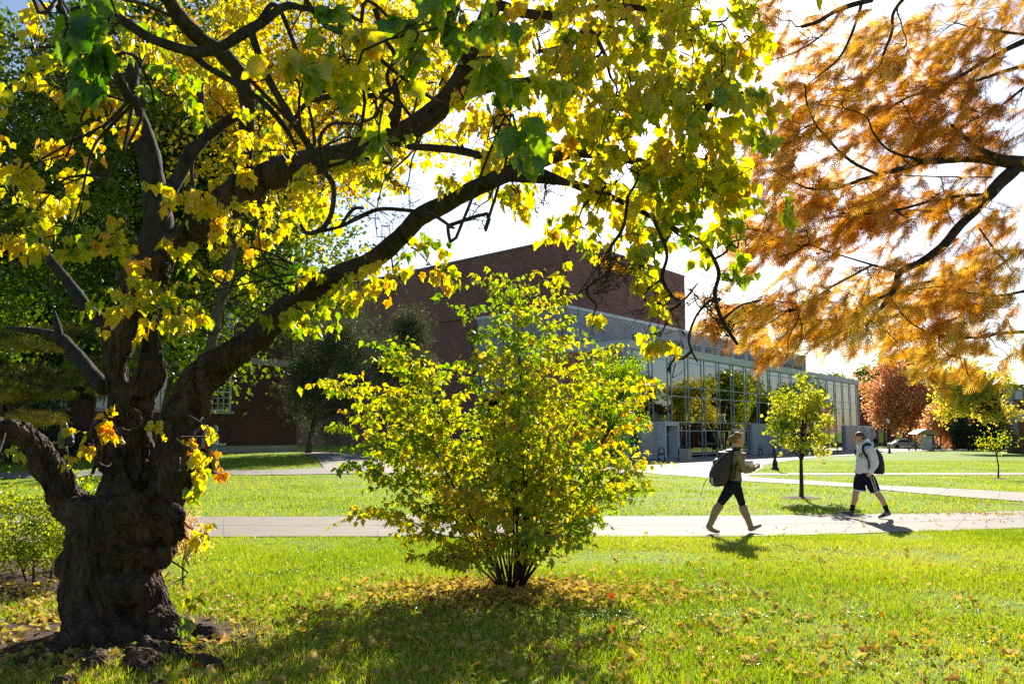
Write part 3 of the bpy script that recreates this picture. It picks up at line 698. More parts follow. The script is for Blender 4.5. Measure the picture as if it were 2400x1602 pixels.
MC = [ # canopy over the middle and right, close to the camera
 (1250, 60, 170, 80, 4.6, 60, .50), (1440, 70, 170, 90, 4.4, 80, .42), (1580, 120, 120, 120, 4.3, 80, .42), (1340, 190, 150, 80, 4.3, 70, .46), (1540, 260, 140, 100, 4.2, 90, .42), (1420, 300, 120, 90, 4.2, 80, .45),
 (1300, 290, 90, 80, 4.1, 40, .45), (1620, 390, 95, 95, 4.2, 75, .42), (1490, 410, 120, 80, 4.3, 80, .40), (1390, 450, 70, 55, 4.5, 30, .40), (1560, 500, 120, 45, 4.6, 45, .36), (1640, 480, 70, 50, 4.3, 35, .42),
 (1690, 330, 50, 90, 4.3, 30, .45), (1700, 130, 60, 80, 4.5, 26, .46), (1560, 570, 90, 40, 4.8, 16, .25), (1500, 560, 60, 30, 4.8, 8, .3), (1635, 690, 26, 22, 4.3, 3, .12), (1490, 660, 36, 22, 4.4, 6, .35), (1500, 765, 40, 20, 4.4, 7, .35), (1530, 850, 24, 40, 4.4, 4, .5), (1385, 595, 24, 14, 4.4, 2, .9), (1370, 750, 20, 30, 4.4, 2, .4), (1470, 620, 60, 20, 4.6, 0, .4),
 (1330, 520, 40, 30, 4.7, 8, .55), (1680, 560, 40, 30, 4.4, 8, .25), (1740, 60, 50, 40, 4.5, 10, .5), (1560, 20, 150, 60, 4.6, 50, .45), (1360, 10, 150, 50, 4.8, 40, .5),
 # big leaves close overhead
 (120, 40, 110, 45, 2.7, 8, .12, .15), (250, 80, 40, 40, 2.5, 2, .08, .1), (700, 160, 60, 40, 3.1, 6, .45, .15), (1030, 60, 90, 50, 3.0, 7, .22, .15), (960, 80, 30, 30, 2.9, 2, .15, .1), (1140, 290, 80, 60, 3.0, 7, .3, .2), (790, 130, 40, 50, 3.2, 4, .35, .1), (880, 230, 25, 20, 3.2, 1, .1, .1), (1190, 330, 40, 30, 3.0, 2, .15, .1), (1050, 20, 60, 20, 3.0, 4, .2, .1),
 # middle of the crown: bright yellow, farther
 (1000, 190, 110, 80, 6.3, 60, .60), (940, 110, 100, 90, 6.5, 55, .60), (1150, 200, 90, 70, 6.2, 45, .56), (1200, 110, 90, 70, 6.3, 40, .55), (1060, 330, 80, 45, 5.8, 28, .62), (1150, 350, 90, 70, 5.6, 40, .55), (1230, 310, 80, 70, 5.2, 36, .52), (1100, 430, 70, 35, 5.4, 14, .62), (1190, 450, 40, 30, 5.3, 6, .62), (870, 60, 90, 50, 6.6, 30, .55), (830, 190, 70, 60, 6.8, 26, .62),
 (1040, 110, 60, 60, 6.5, 26, .62), (890, 400, 50, 25, 5.8, 7, .55), (850, 395, 20, 40, 5.8, 3, .4),
 # over and left of the trunk
 (60, 140, 75, 55, 3.9, 16, .60, .2), (150, 195, 80, 40, 4.2, 22, .42, .25), (330, 130, 60, 50, 4.8, 22, .34, .3), (340, 210, 50, 50, 4.8, 20, .33, .3), (250, 265, 36, 30, 4.6, 8, .72, .15), (60, 410, 95, 40, 4.8, 26, .66, .3), (40, 490, 70, 55, 4.9, 24, .60, .3), (110, 470, 60, 45, 4.9, 16, .60, .3), (20, 580, 40, 50, 4.8, 12, .6), (100, 545, 40, 40, 4.9, 8, .35), (20, 250, 40, 70, 4.2, 10, .5),
 (275, 560, 26, 50, 5.6, 7, .75, .1), (365, 725, 75, 55, 5.4, 26, .64, .2), (330, 690, 50, 30, 5.4, 8, .4, .15), (400, 700, 30, 50, 5.4, 6, .45, .15), (430, 490, 50, 35, 5.9, 14, .72), (530, 500, 60, 50, 6.3, 24, .60), (600, 470, 60, 55, 6.4, 26, .55), (450, 620, 45, 50, 5.9, 13, .45), (555, 560, 35, 30, 6.2, 8, .55), (720, 455, 55, 55, 6.4, 24, .62), (740, 400, 60, 30, 6.2, 10, .6),
 (500, 60, 80, 60, 6.8, 24, .66), (620, 130, 80, 70, 6.8, 30, .62), (480, 200, 60, 60, 7.2, 20, .5), (640, 260, 50, 50, 6.8, 16, .5), (380, 60, 60, 50, 6.2, 14, .5), (570, 350, 26, 26, 5.6, 2, .75, .1), (620, 350, 40, 20, 6.2, 6, .5),
 (830, 655, 90, 28, 6.3, 20, .5, .2), (760, 700, 70, 35, 6.4, 20, .40, .2), (650, 745, 60, 30, 6.5, 14, .45, .2), (920, 640, 50, 22, 6.2, 10, .6, .2), (720, 640, 40, 12, 6.2, 4, .2, .1), (970, 570, 22, 25, 6.1, 3, .1, .1), (700, 740, 60, 30, 6.5, 14, .35, .2), (1000, 620, 40, 20, 6.2, 5, .55, .2),
 # suckers on the trunk
 (215, 1050, 22, 55, 6.5, 5, .72, .05), (225, 1010, 22, 25, 6.5, 3, .88, .05), (352, 960, 10, 40, 6.6, 2, .55, .05), (455, 1080, 28, 36, 6.4, 6, .68, .05), (490, 1035, 24, 14, 6.4, 2, .95, .05), (470, 970, 12, 30, 6.6, 2, .7, .05), (480, 1235, 40, 28, 6.4, 3, .58, .05), (430, 1285, 20, 50, 6.5, 2, .65, .05), (425, 1440, 24, 26, 6.4, 3, .3, .05), (5, 1035, 14, 22, 6.3, 2, .3, .05), (450, 1110, 18, 22, 6.5, 3, .4, .05)]
def thin(c):
    x, y, rx, ry, Y, n, hue = c[:7]
    k = 1.0 if n <= 8 else .35 if x > 1150 and Y < 5 else .44
    if n > 8 and Y < 5: y -= 28
    if n <= 8 and y > 900: rx *= .6; n = max(1, n * .9)
    if n <= 8 and x > 1300 and y > 560: n = max(1, n * .4); rx *= .6; ry *= .6
    if Y < 3.4: n *= .75; hue += .12; rx *= 1.3; ry *= 1.2
    if x > 1150 and Y < 5 and hue < .6: hue += .05
    return (x, y, rx * .9, ry * .82, Y, max(1, int(n * k)), min(.72 if n > 5 else .95, hue + (.11 if hue < .6 and Y > 3.3 else .02))) + tuple(c[7:])
leafy(T, [thin(c) for c in MC], LIMB_MAPLE, M_MLEAF, MAPLE, .070, per=11)
# bare twiggy ends hanging in front of the far building
BT = [(1420, 600, 60, 60, 4.4, 26, .4), (1390, 640, 60, 40, 4.4, 22, .4), (1600, 700, 70, 60, 4.3, 26, .4), (1500, 700, 60, 40, 4.4, 18, .4), (1660, 760, 50, 40, 4.3, 12, .4), (930, 440, 60, 50, 5.0, 14, .4), (1080, 500, 60, 40, 5.0, 8, .4), (820, 260, 70, 50, 5.2, 22, .4), (800, 310, 60, 50, 5.2, 16, .4), (860, 500, 80, 60, 4.9, 12, .4), (1250, 460, 60, 40, 5.0, 14, .4), (760, 130, 90, 80, 4.4, 22, .4)]
tw = MB()
for (x, y, rx, ry, Y, n, _) in BT:
    px = 1.0217 / F * Y; c = PD(x, y, Y)
    q, bd = nearest(LIMB_MAPLE, np.array(c))
    hub = [Vector(v) for v in crom([tuple(v) for v in wiggly(q, c, 4, .12)], 3)]; tw.tube(hub, [.0075 - .0004 * j for j in range(13)], 5); hubs = hub[3:]
    for s in range(n):
        e = Vector((c.x + (R.rand() * 2 - 1) * rx * px, c.y + R.randn() * .25, c.z + (R.rand() * 2 - 1) * ry * px))
        h = min(hubs, key=lambda g: (g - e).length)
        pp = wiggly(h, e, 5, .3); tw.tube(pp, [.0032, .0028, .0023, .0019, .0015, .001], 4); hubs.extend(pp[2:4])
        for k in range(3):
            j = R.randint(1, 5); e2 = pp[j] + Vector(R.randn(3)) * .07
            tw.tube([pp[j], (pp[j] + e2) / 2 + Vector(R.randn(3)) * .012, e2], [.0014, .0012, .0008], 3)
tw.build('bare_twigs', M_TWIG, T)

# ------------------------------------------------------------------ the bald cypress whose boughs come in from the right
tips.clear()
CY = empty('bald_cypress', (5.5, 7.2, gz(5.5, 7.2)), 'bald cypress with feathery rust orange boughs hanging in from the right edge', 'tree')
mb = MB(); mb.tube([(5.5, 7.2, -.1), (5.45, 7.2, 1.5), (5.3, 7.15, 3.2), (5.2, 7.1, 4.6), (5.1, 7.1, 7.0)], [.42, .34, .3, .27, .2], 16, .2)
mb.build('trunk', M_BARK2, CY, True)
cl = lambda raw, Ys, cv=Z3, sides=9: limb([(a, b, c / 2.936 / 1.0217) for a, b, c in raw], Ys, 'bough', sides, cv, 6, CY, .12)
cl([(3000, 1150, 150), (2700, 1170, 120), (2349, 1130, 110), (2220, 1110, 90), (2000, 1095, 50), (1800, 1105, 46), (1650, 1110, 46), (1540, 1150, 40), (1350, 1205, 34), (1220, 1240, 26), (1080, 1290, 20), (960, 1302, 16), (860, 1295, 13), (770, 1255, 10), (600, 1160, 6)], (7.1, 5.9), sides=12)
cl([(1340, 1200, 22), (1160, 1110, 22), (1000, 960, 20), (900, 830, 15), (850, 690, 13), (832, 575, 9), (700, 600, 6), (560, 640, 4)], (6.2, 6.0))
cl([(1640, 1100, 22), (1430, 1040, 18), (1310, 910, 14), (1260, 800, 10), (1100, 745, 7), (880, 710, 5)], (6.3, 6.1))
cl([(2250, 1110, 60), (2050, 1030, 40), (1920, 930, 30), (1850, 860, 18)], (6.9, 6.6))
cl([(2290, 1160, 90), (2180, 1260, 88), (2080, 1370, 78), (1980, 1480, 66), (1900, 1560, 60), (1780, 1700, 60), (1640, 1800, 52), (1500, 1870, 48), (1470, 1950, 44), (1430, 2030, 36), (1340, 2150, 26), (1260, 2240, 16)], (6.9, 6.0), sides=12)
cl([(1480, 1870, 20), (1300, 1820, 16), (1150, 1775, 12), (1000, 1730, 9), (870, 1680, 6)], (6.3, 6.1))
cl([(1300, 1825, 18), (1180, 1890, 16), (1030, 1970, 14), (900, 2060, 11), (800, 2130, 8)], (6.2, 6.0))
cl([(1420, 2020, 22), (1280, 2090, 18), (1150, 2180, 16), (1080, 2210, 10)], (6.2, 5.9))
cl([(1430, 2050, 14), (1520, 2170, 12), (1620, 2250, 10), (1800, 2310, 14), (2050, 2320, 20), (2200, 2290, 22), (2500, 2280, 30)], (6.2, 6.8))
cl([(2080, 1340, 30), (1900, 1350, 24), (1700, 1385, 20), (1500, 1440, 18), (1300, 1470, 14), (1090, 1465, 8)], (6.6, 6.2))
cl([(1780, 1220, 8), (1800, 1330, 10), (1820, 1450, 10), (1880, 1560, 6)], (6.4, 6.4))
cl([(1470, 1205, 6), (1750, 1215, 9), (2130, 1220, 10)], (6.3, 6.7))
cl([(2500, 220, 50), (2250, 330, 36), (2050, 440, 28), (1850, 560, 22), (1700, 620, 18), (1530, 680, 14), (1420, 750, 8)], (7.0, 6.4))
cl([(2500, 420, 34), (2250, 480, 26), (2000, 560, 20), (1800, 580, 14), (1500, 640, 8)], (7.2, 6.6))
cl([(2500, 260, 26), (2200, 220, 18), (2000, 190, 12), (1850, 150, 6)], (7.3, 6.9))
cl([(1540, -30, 26), (1450, 90, 22), (1440, 220, 20), (1390, 350, 18), (1350, 460, 14), (1210, 570, 8), (1000, 640, 5)], (6.6, 6.3))
cl([(1350, 450, 10), (1360, 510, 9), (1385, 565, 8)], (6.3, 6.3))
cl([(1300, 0, 40), (1150, 40, 38), (1040, 85, 32), (930, 150, 26), (820, 185, 22)], (6.6, 6.2))
cl([(1230, 30, 22), (1190, 160, 20), (1130, 310, 18), (1060, 420, 15), (950, 510, 11), (860, 580, 7)], (6.5, 6.2))
cl([(1080, 80, 14), (980, 220, 13), (850, 320, 11), (700, 390, 8), (560, 420, 6)], (6.4, 6.1))
cl([(3000, 1560, 26), (2500, 1660, 24), (2250, 1780, 22), (2100, 1900, 16), (2095, 1915, 8)], (6.9, 6.4))
cl([(2040, 1570, 12), (2150, 1720, 12), (2240, 1830, 9), (2270, 1880, 5)], (6.5, 6.5))
cl([(2400, 560, 20), (2200, 720, 14), (2050, 800, 10), (1950, 850, 5)], (6.8, 6.4))
cl([(2400, 1990, 22), (2200, 2030, 18), (2000, 2020, 12), (1800, 1970, 10), (1500, 2010, 6)], (6.7, 6.2))
CL = list(tips)
CC = [ # (x, y, rx, ry, depth, twigs, hue, dy) view px
 (1850, 90, 130, 90, 6.4, 80, .45), (1950, 180, 130, 90, 6.5, 80, .48), (2080, 100, 120, 100, 6.8, 80, .62), (2180, 60, 120, 70, 7.0, 80, .62), (2280, 120, 90, 110, 6.8, 90, .38), (2150, 190, 120, 70, 6.8, 90, .55), (1800, 210, 50, 30, 6.2, 10, .5),
 (2230, 250, 120, 60, 6.6, 100, .22), (2100, 290, 110, 50, 6.5, 70, .35), (2300, 330, 70, 70, 6.8, 70, .3), (2180, 330, 100, 45, 6.5, 60, .40), (1930, 230, 90, 40, 6.2, 34, .55), (1860, 310, 100, 60, 6.1, 45, .42), (1800, 330, 80, 70, 6.2, 42, .4),
 (1880, 390, 90, 40, 6.1, 44, .38), (2100, 350, 60, 30, 6.4, 24, .5), (1960, 210, 70, 50, 6.2, 20, .55), (1780, 440, 40, 60, 6.1, 22, .58), (2000, 440, 110, 40, 6.3, 66, .40), (1850, 530, 110, 55, 6.1, 66, .50), (1960, 500, 110, 50, 6.2, 72, .40), (2080, 500, 90, 55, 6.3, 70, .22), (2140, 460, 90, 40, 6.5, 50, .32),
 (1790, 590, 60, 55, 6.0, 34, .55), (1900, 580, 60, 40, 6.1, 26, .5), (2270, 480, 80, 90, 6.7, 60, .55), (2240, 650, 110, 50, 6.5, 80, .55), (2120, 610, 70, 40, 6.4, 30, .6), (2300, 580, 60, 50, 6.6, 40, .5), (2000, 640, 60, 40, 6.2, 18, .5),
 (1730, 760, 70, 40, 6.0, 60, .55), (1810, 740, 80, 40, 6.0, 66, .40), (1900, 760, 90, 40, 6.0, 70, .62), (1990, 760, 80, 35, 6.1, 56, .62), (1840, 810, 60, 35, 6.0, 34, .52), (1800, 850, 24, 26, 6.0, 8, .45), (2000, 800, 40, 25, 6.0, 12, .7), (2090, 700, 70, 45, 6.3, 40, .58), (2190, 720, 80, 50, 6.4, 60, .55), (2290, 730, 80, 60, 6.5, 70, .50), (2130, 780, 70, 40, 6.4, 40, .62), (2240, 800, 100, 50, 6.5, 80, .60), (2320, 860, 50, 40, 6.5, 30, .7), (2210, 870, 60, 30, 6.5, 16, .8), (1700, 700, 30, 20, 6.0, 6, .5), (1690, 790, 24, 16, 6.0, 8, .5), (2060, 810, 20, 20, 6.0, 4, .8), (2230, 900, 12, 14, 6.2, 2, .35),
 (2330, 250, 40, 60, 6.9, 30, .35), (2330, 30, 60, 40, 7.0, 30, .5), (1760, 40, 50, 50, 6.4, 14, .35)]
sp_v = [(-.012, 0, 0), (.012, 0, 0), (.008, 1, 0), (-.008, 1, 0)]; sp_f = [(0, 1, 2, 3)]
for i in range(9):
    t = .06 + .9 * i / 9; l = .36 * math.sin(PI * min(1, .25 + .8 * t)) + .05
    for sg in (1, -1):
        k = len(sp_v); z = .05 * math.sin(i * 2.1 + sg)
        sp_v += [(0, t - .036, 0), (0, t + .036, 0), (sg * l, t + .26 * l + .14, z)]; sp_f.append((k, k + 1, k + 2))
tw = MB(); cyP, cyT, cyH, cyS = [], [], [], []
for (x, y, rx, ry, Y, n, hue) in CC:
    n = max(2, int(n * (.36 if x < 1850 and y > 560 else .48))); hue += .06; y -= 24 if y > 680 else 0
    px = 1.0217 / F * Y; c = PD(x, y, Y); q, bd = nearest(CL, np.array(c))
    hub = wiggly(q, c, 5, .1); tw.tube(hub, [.007, .006, .005, .004, .0035, .003], 4); hubs = hub
    for s in range(n):
        a = R.rand() * 2 * PI; rr = math.sqrt(R.rand())
        st = Vector((c.x + math.cos(a) * rr * rx * px, c.y + .25 + R.randn() * .35, c.z + .10 + math.sin(a) * rr * ry * px * .9))
        d = Vector((-.75, -.1 + .5 * R.randn(), -.28)) + Vector(R.randn(3)) * .35; d.normalize()
        ln = .14 + .2 * R.rand(); pts = [st]; 
        for k in range(3):
            d = (d + Vector((0, 0, -.13))).normalized(); pts.append(pts[-1] + d * ln / 3)
        tw.tube(pts, [.002, .0017, .0013, .001], 3)
        if s % 3 == 0:
            h = min((hubs[k] for k in R.randint(0, len(hubs), 4)), key=lambda g: (g - st).length)
            tw.tube(wiggly(h, st, 3, .1), [.003, .0026, .0024, .002], 3)
        th = hue + R.randn() * .12
        m = 8
        for k in range(m):
            t = (k + R.rand() * .6) / m * 2.99; i = int(t); b = pts[i] + (pts[i + 1] - pts[i]) * (t - i)
            sd_ = Vector(R.randn(3)) * .36 + Vector((0, .1, -.1))
            cyP.append(b); cyT.append(d * .8 + sd_); cyH.append(th + R.randn() * .12); cyS.append(.08 + .075 * R.rand())
tw.build('twigs', M_TWIG, CY)
cyP, cyT = np.array(cyP), np.array(cyT)
link('foliage', scatter(sp_v, sp_f, cyP, frames(cyT, R.randn(len(cyP), 3)), np.array(cyS), np.clip(cyH, 0, 1)), M_CYP, CY)
print('cypress sprays', len(cyP))

# ------------------------------------------------------------------ the yellow shrub in the middle
S = empty('yellow_shrub', tuple(SHRUB_B), 'tall fan shaped multi stemmed shrub with bright yellow green leaves on the near lawn', 'shrub')
stemb = MB(); LP, LT, LH, LS = [], [], [], []
for i in range(36):
    az = 2 * PI * (i * .618 + .1 * R.rand()); tilt = math.radians(4 + 64 * ((i + .5) / 36) ** .85)
    hgt = 3.65 * (1 - .52 * (tilt / 1.2) ** 1.3) * (.80 + .27 * R.rand())
    d = Vector((math.cos(az) * math.sin(tilt * .62), math.sin(az) * math.sin(tilt * .62), math.cos(tilt * .62)))
    p = SHRUB_B + Vector((math.cos(az) * .10, math.sin(az) * .1, 0)); pts = [p]
    ns = 12; out = Vector((math.cos(az) * (1 if math.cos(az) < 0 else .72), math.sin(az), 0)); d.x = d.x if d.x < 0 else d.x * .8; d.normalize()
    bend = .07 * tilt
    for k in range(ns):
        d = (d + out * bend * .55 + Vector((0, 0, -.05 * tilt * k / ns * 1.6)) + Vector(R.randn(3)) * .05).normalized()
        pts.append(pts[-1] + d * hgt / ns)
    r0 = .006 + .013 * R.rand() ** 1.5
    mb = MB(); mb.tube(pts, [r0 * (1 - .85 * k / ns) + .0015 for k in range(ns + 1)], 7)
    hue0 = .55 + .08 * R.randn()
    subs = []
    for k in range(2, ns + 1):
        for j in range(3 if k < 5 else 4):
            if k == 2 or (k == 3 and R.rand() < .6): continue
            a = R.rand() * 2 * PI
            sd_ = (Vector((math.cos(a), math.sin(a), .35)) + d * .5).normalized()
            ln = .52 * (1 - .5 * abs(k / ns - .5)) * (.5 + .8 * R.rand())
            b = pts[k] if k < ns else pts[ns]
            q = [b]; dd = sd_
            for z in range(4):
                dd = (dd + Vector((0, 0, -.10)) + Vector(R.randn(3)) * .1).normalized(); q.append(q[-1] + dd * ln / 4)
            mb.tube(q, [.0035, .0028, .0022, .0017, .001], 4)
            th = hue0 + R.randn() * .1
            for z in range(13):
                t = R.rand() ** .75 * 3.99; ii = int(t); bb = q[ii] + (q[ii + 1] - q[ii]) * (t - ii)
                s2 = Vector(R.randn(3)); s2.z *= .5; s2.normalize()
                LP.append(bb + s2 * .03 + Vector((0, 0, -.008))); LT.append(s2 * .75 + Vector((0, 0, -.62)) + dd * .3)
                hz = bb.z / 3.2
                LH.append(th + .12 * R.randn() - (.12 if hz > .75 else 0)); LS.append(.072 * (.55 + .75 * R.rand()))
    mb.build('stem', M_LIMB, S, True)
LP, LT = np.array(LP), np.array(LT)
rr_ = np.hypot(LP[:, 0] - SHRUB_B.x, LP[:, 1] - SHRUB_B.y); keep = (LP[:, 2] > .34) & ((LP[:, 2] > .85 - .5 * R.rand(len(LP))) | (rr_ > .6)) & (R.rand(len(LP)) < .9); LP, LT = LP[keep], LT[keep]; LH = np.array(LH)[keep]; LS = np.array(LS)[keep]
nr = R.randn(len(LP), 3) * .7; nr[:, 2] += .6
link('foliage', scatter(AMUR[0], AMUR[1], LP, frames(LT, nr), LS, np.clip(LH, 0, .93)), M_SLEAF, S)
print('shrub leaves', len(LP))

# ------------------------------------------------------------------ generic tree for the middle and far distance
def tree(name, label, base, height, crown, leaf_mat, tpl, n, lsz, hue, bark_mat=M_BARK2, r0=.12, clumps=60, clump_r=.5, group=None, trunks=None, cat='tree', shell=.55, huevar=.2, flat=1, limbs=14, lean=0, top_hue=0, crown_name='crown'):
    """crown: (cx, cy, cz, rx, ry, rz) relative to the base; leaves gathered in clumps of uneven size"""
    o = empty(name, tuple(base), label, cat, group); B = Vector(base)
    cx, cy, cz, rx, ry, rz = crown
    C = B + Vector((cx, cy, cz))
    mb = MB()
    for (dx, dy, lx, ly, rs) in (trunks or [(0, 0, lean, 0, 1)]):
        top = C + Vector((lx, ly, rz * .45)); b = B + Vector((dx, dy, -.05))
        pts = [b + (top - b) * t + Vector((noise.noise(Vector((t * 3, dx, r0 * 50))), noise.noise(Vector((t * 3, 9, r0 * 50))), 0)) * .06 * height * t for t in (0, .12, .3, .5, .7, .85, 1)]
        mb.tube(pts, [r0 * rs * k for k in (1.25, 1, .85, .68, .45, .28, .1)], 9, .15)
    mb.build('trunk', bark_mat, o, True)
    cen = []; 
    for i in range(clumps):
        v = R.randn(3); v /= np.linalg.norm(v); q = shell + (1 - shell) * R.rand() ** .6
        q *= 1 + .36 * noise.noise(Vector(v * 1.9) + Vector((height, lsz * 90, cx)))
        cen.append((C.x + v[0] * rx * q, C.y + v[1] * ry * q, C.z + v[2] * rz * q))
    cen = np.array(cen)
    mb = MB()
    for i in range(limbs):
        e = Vector(cen[R.randint(len(cen))]); t = .25 + .6 * R.rand()
        s = pts[0] + (pts[-1] - pts[0]) * max(t * .9, (cz - rz) / max(.1, (cz + rz * .45)))
        if e.z < s.z: e.z = s.z + .1 * rz
        mb.tube(wiggly(s, e, 5, .1, .08), [r0 * .38 * k for k in (1, .8, .6, .45, .3, .15)], 5)
    mb.build('limbs', bark_mat, o, True)
    cr = clump_r * (.5 + .9 * R.rand(clumps)); wgt = cr ** 2; ci = R.choice(clumps, n, p=wgt / wgt.sum())
    off = R.randn(n, 3) * .5; off[:, 2] *= flat
    p = cen[ci] + off * cr[ci][:, None]
    p = p[p[:, 2] > B.z + .2]; n = len(p); ci = ci[:n]
    hu = hue + huevar * R.randn(clumps)[ci] * .7 + .1 * R.randn(n)
    if top_hue: hu = hu + top_hue * (p[:, 2] - C.z) / rz  # leaf hue shifts with height in the crown
    tip = R.randn(n, 3); tip[:, 2] -= .5; nr = R.randn(n, 3); nr[:, 2] += .5
    link(crown_name, scatter(tpl[0], tpl[1], p, frames(tip, nr), lsz * (.6 + .7 * R.rand(n)), np.clip(hu, 0, 1)), leaf_mat, o)
    return o
# ------------------------------------------------------------------ building materials
def brickmat(name, c1, c2, mortar, rot=0, bw=.42, bh=.14):
    m, nt, out = nm(name)
    tc = nt.nodes.new('ShaderNodeTexCoord'); mp = nt.nodes.new('ShaderNodeMapping')
    mp.inputs['Rotation'].default_value = (0, 0, rot)
    L(nt, tc.outputs['Object'], mp.inputs[0])
    sp = nt.nodes.new('ShaderNodeSeparateXYZ'); L(nt, mp.outputs[0], sp.inputs[0])
    cb = nt.nodes.new('ShaderNodeCombineXYZ'); L(nt, sp.outputs['X'], cb.inputs['X']); L(nt, sp.outputs['Z'], cb.inputs['Y'])
    br = N(nt, 'ShaderNodeTexBrick', Scale=1.0); br.inputs['Brick Width'].default_value = bw; br.inputs['Row Height'].default_value = bh
    br.inputs['Mortar Size'].default_value = .014; br.inputs['Mortar Smooth'].default_value = .3
    br.inputs['Color1'].default_value = c4(c1); br.inputs['Color2'].default_value = c4(c2); br.inputs['Mortar'].default_value = c4(mortar)
    L(nt, cb.outputs[0], br.inputs['Vector'])
    f = noise_f(nt, .6, 5)
    mul = N(nt, 'ShaderNodeMix', data_type='RGBA', blend_type='MULTIPLY'); mul.inputs['Factor'].default_value = 1
    L(nt, br.outputs['Color'], mul.inputs['A']); L(nt, ramp(nt, f, [(.3, (.82, .82, .84)), (.7, (1.12, 1.1, 1.08))]), mul.inputs['B'])
    b = N(nt, 'ShaderNodeBsdfPrincipled', Roughness=.85); b.inputs['Specular IOR Level'].default_value = .25
    L(nt, mul.outputs['Result'], b.inputs['Base Color'])
    bn = N(nt, 'ShaderNodeBump', Strength=.5, Distance=.01); L(nt, br.outputs['Fac'], bn.inputs['Height']); bn.invert = True
    L(nt, bn.outputs[0], b.inputs['Normal']); L(nt, b.outputs[0], out.inputs[0]); return m
FA = math.atan2(.801, .598)
M_BRICK = brickmat('theatre_brick', (.26, .115, .092), (.185, .08, .066), (.27, .19, .165), -FA, .6, .24)
M_BRICKL = brickmat('theatre_brick_side', (.26, .115, .092), (.185, .08, .066), (.27, .19, .165), -math.atan2(27, -26.6), .6, .24)
M_BRICKG = brickmat('old_brick', (.13, .042, .03), (.065, .022, .018), (.12, .08, .065), -FA, .24, .085)
M_BRICKF = brickmat('far_brick', (.24, .09, .06), (.17, .055, .04), (.2, .12, .1), 0, .5, .2)
M_BLOCK = brickmat('grey_block', (.36, .35, .35), (.32, .31, .31), (.27, .27, .27), -FA, .8, .4)
M_BLOCKL = brickmat('grey_block_side', (.40, .38, .36), (.36, .34, .33), (.3, .3, .3), -math.atan2(27, -26.6), .8, .4)
M_ALU = simple('aluminium', (.42, .45, .46), .4, .06, 4, metal=.3)
M_PANEL = simple('grey_metal_panel', (.40, .40, .42), .5, .05, 3)
M_PANELP = simple('warm_metal_panel', (.48, .42, .39), .5, .05, 3)
M_FASC = simple('pale_fascia', (.62, .62, .60), .6, .05, 2)
M_STONE = simple('limestone', (.42, .37, .30), .8, .12, 5, bump=.2)
M_WHITE = simple('white_paint', (.72, .70, .66), .5, .06, 8)
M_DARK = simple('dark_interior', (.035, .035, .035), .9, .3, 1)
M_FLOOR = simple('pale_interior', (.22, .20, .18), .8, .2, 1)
M_BLIND = simple('window_blind', (.55, .55, .52), .8, .05, 5)
M_SLATE = simple('slate_roof', (.10, .12, .14), .7, .25, 12)
M_BLACK = simple('black_metal', (.02, .02, .022), .45, .2, 10)
M_PIPE = simple('roof_coping', (.18, .10, .09), .6, .1, 3)
def glassmat(name, refl=.45, tint=(.30, .36, .36), rcol=(.80, .86, .88), through=.55):
    m, nt, out = nm(name)
    g = N(nt, 'ShaderNodeBsdfGlossy', Roughness=.0); g.inputs['Color'].default_value = c4(rcol)
    t = N(nt, 'ShaderNodeBsdfTransparent'); t.inputs['Color'].default_value = c4(tint)
    lw = N(nt, 'ShaderNodeLayerWeight', Blend=.35)
    mr = N(nt, 'ShaderNodeMapRange'); mr.inputs['To Min'].default_value = refl; mr.inputs['To Max'].default_value = .95
    L(nt, lw.outputs['Fresnel'], mr.inputs['Value'])
    # very slight waviness of the float glass
    bn = N(nt, 'ShaderNodeBump', Strength=.035, Distance=.02)
    L(nt, noise_f(nt, .9, 1), bn.inputs['Height']); L(nt, bn.outputs[0], g.inputs['Normal'])
    mx = N(nt, 'ShaderNodeMixShader'); L(nt, mr.outputs[0], mx.inputs[0]); L(nt, t.outputs[0], mx.inputs[1]); L(nt, g.outputs[0], mx.inputs[2])
    L(nt, mx.outputs[0], out.inputs[0]); return m
M_GLASS = glassmat('facade_glass', .34, (.24, .28, .27), (.72, .76, .76)); M_GLASS2 = glassmat('window_glass', .25, (.25, .27, .27))

class LF:
    """a building's own axes: s along the front, t back into it, z up"""
    def __init__(s, o, f, b): s.o = Vector(o); s.f = Vector(f).normalized(); s.b = Vector(b).normalized()
    def __call__(s, a, t, z): return s.o + s.f * a + s.b * t + Vector((0, 0, z))
    def box(s, mb, a0, a1, t0, t1, z0, z1):
        mb.hexa([s(a0, t0, z0), s(a1, t0, z0), s(a1, t1, z0), s(a0, t1, z0)], [s(a0, t0, z1), s(a1, t0, z1), s(a1, t1, z1), s(a0, t1, z1)])
        return mb

# ------------------------------------------------------------------ glass fronted arts building with brick fly tower
gA = G(1474, 1078); DA = 65.0
A0 = P(1474, 1076, DA); zA = gz(A0.x, A0.y)
fr = LF((A0.x, DA, 0), (.598, .801, 0), (-.801, .598, 0))
TOP = 8.57; HEAD = 2.45
AB = empty('glass_fronted_building', (A0.x, DA, zA), 'large modern building with long glass curtain wall and tall windowless brick tower above', 'building')
Zb = -1.3
LEN = 63.7; BAY = 3.3
mb = MB(); fr.box(mb, -.1, LEN + .1, -.25, 9, TOP - .55, TOP + .05); fr.box(mb, -.1, LEN, 9, 11.5, TOP - .5, TOP - .05); mb.build('roof_fascia', M_FASC, AB)
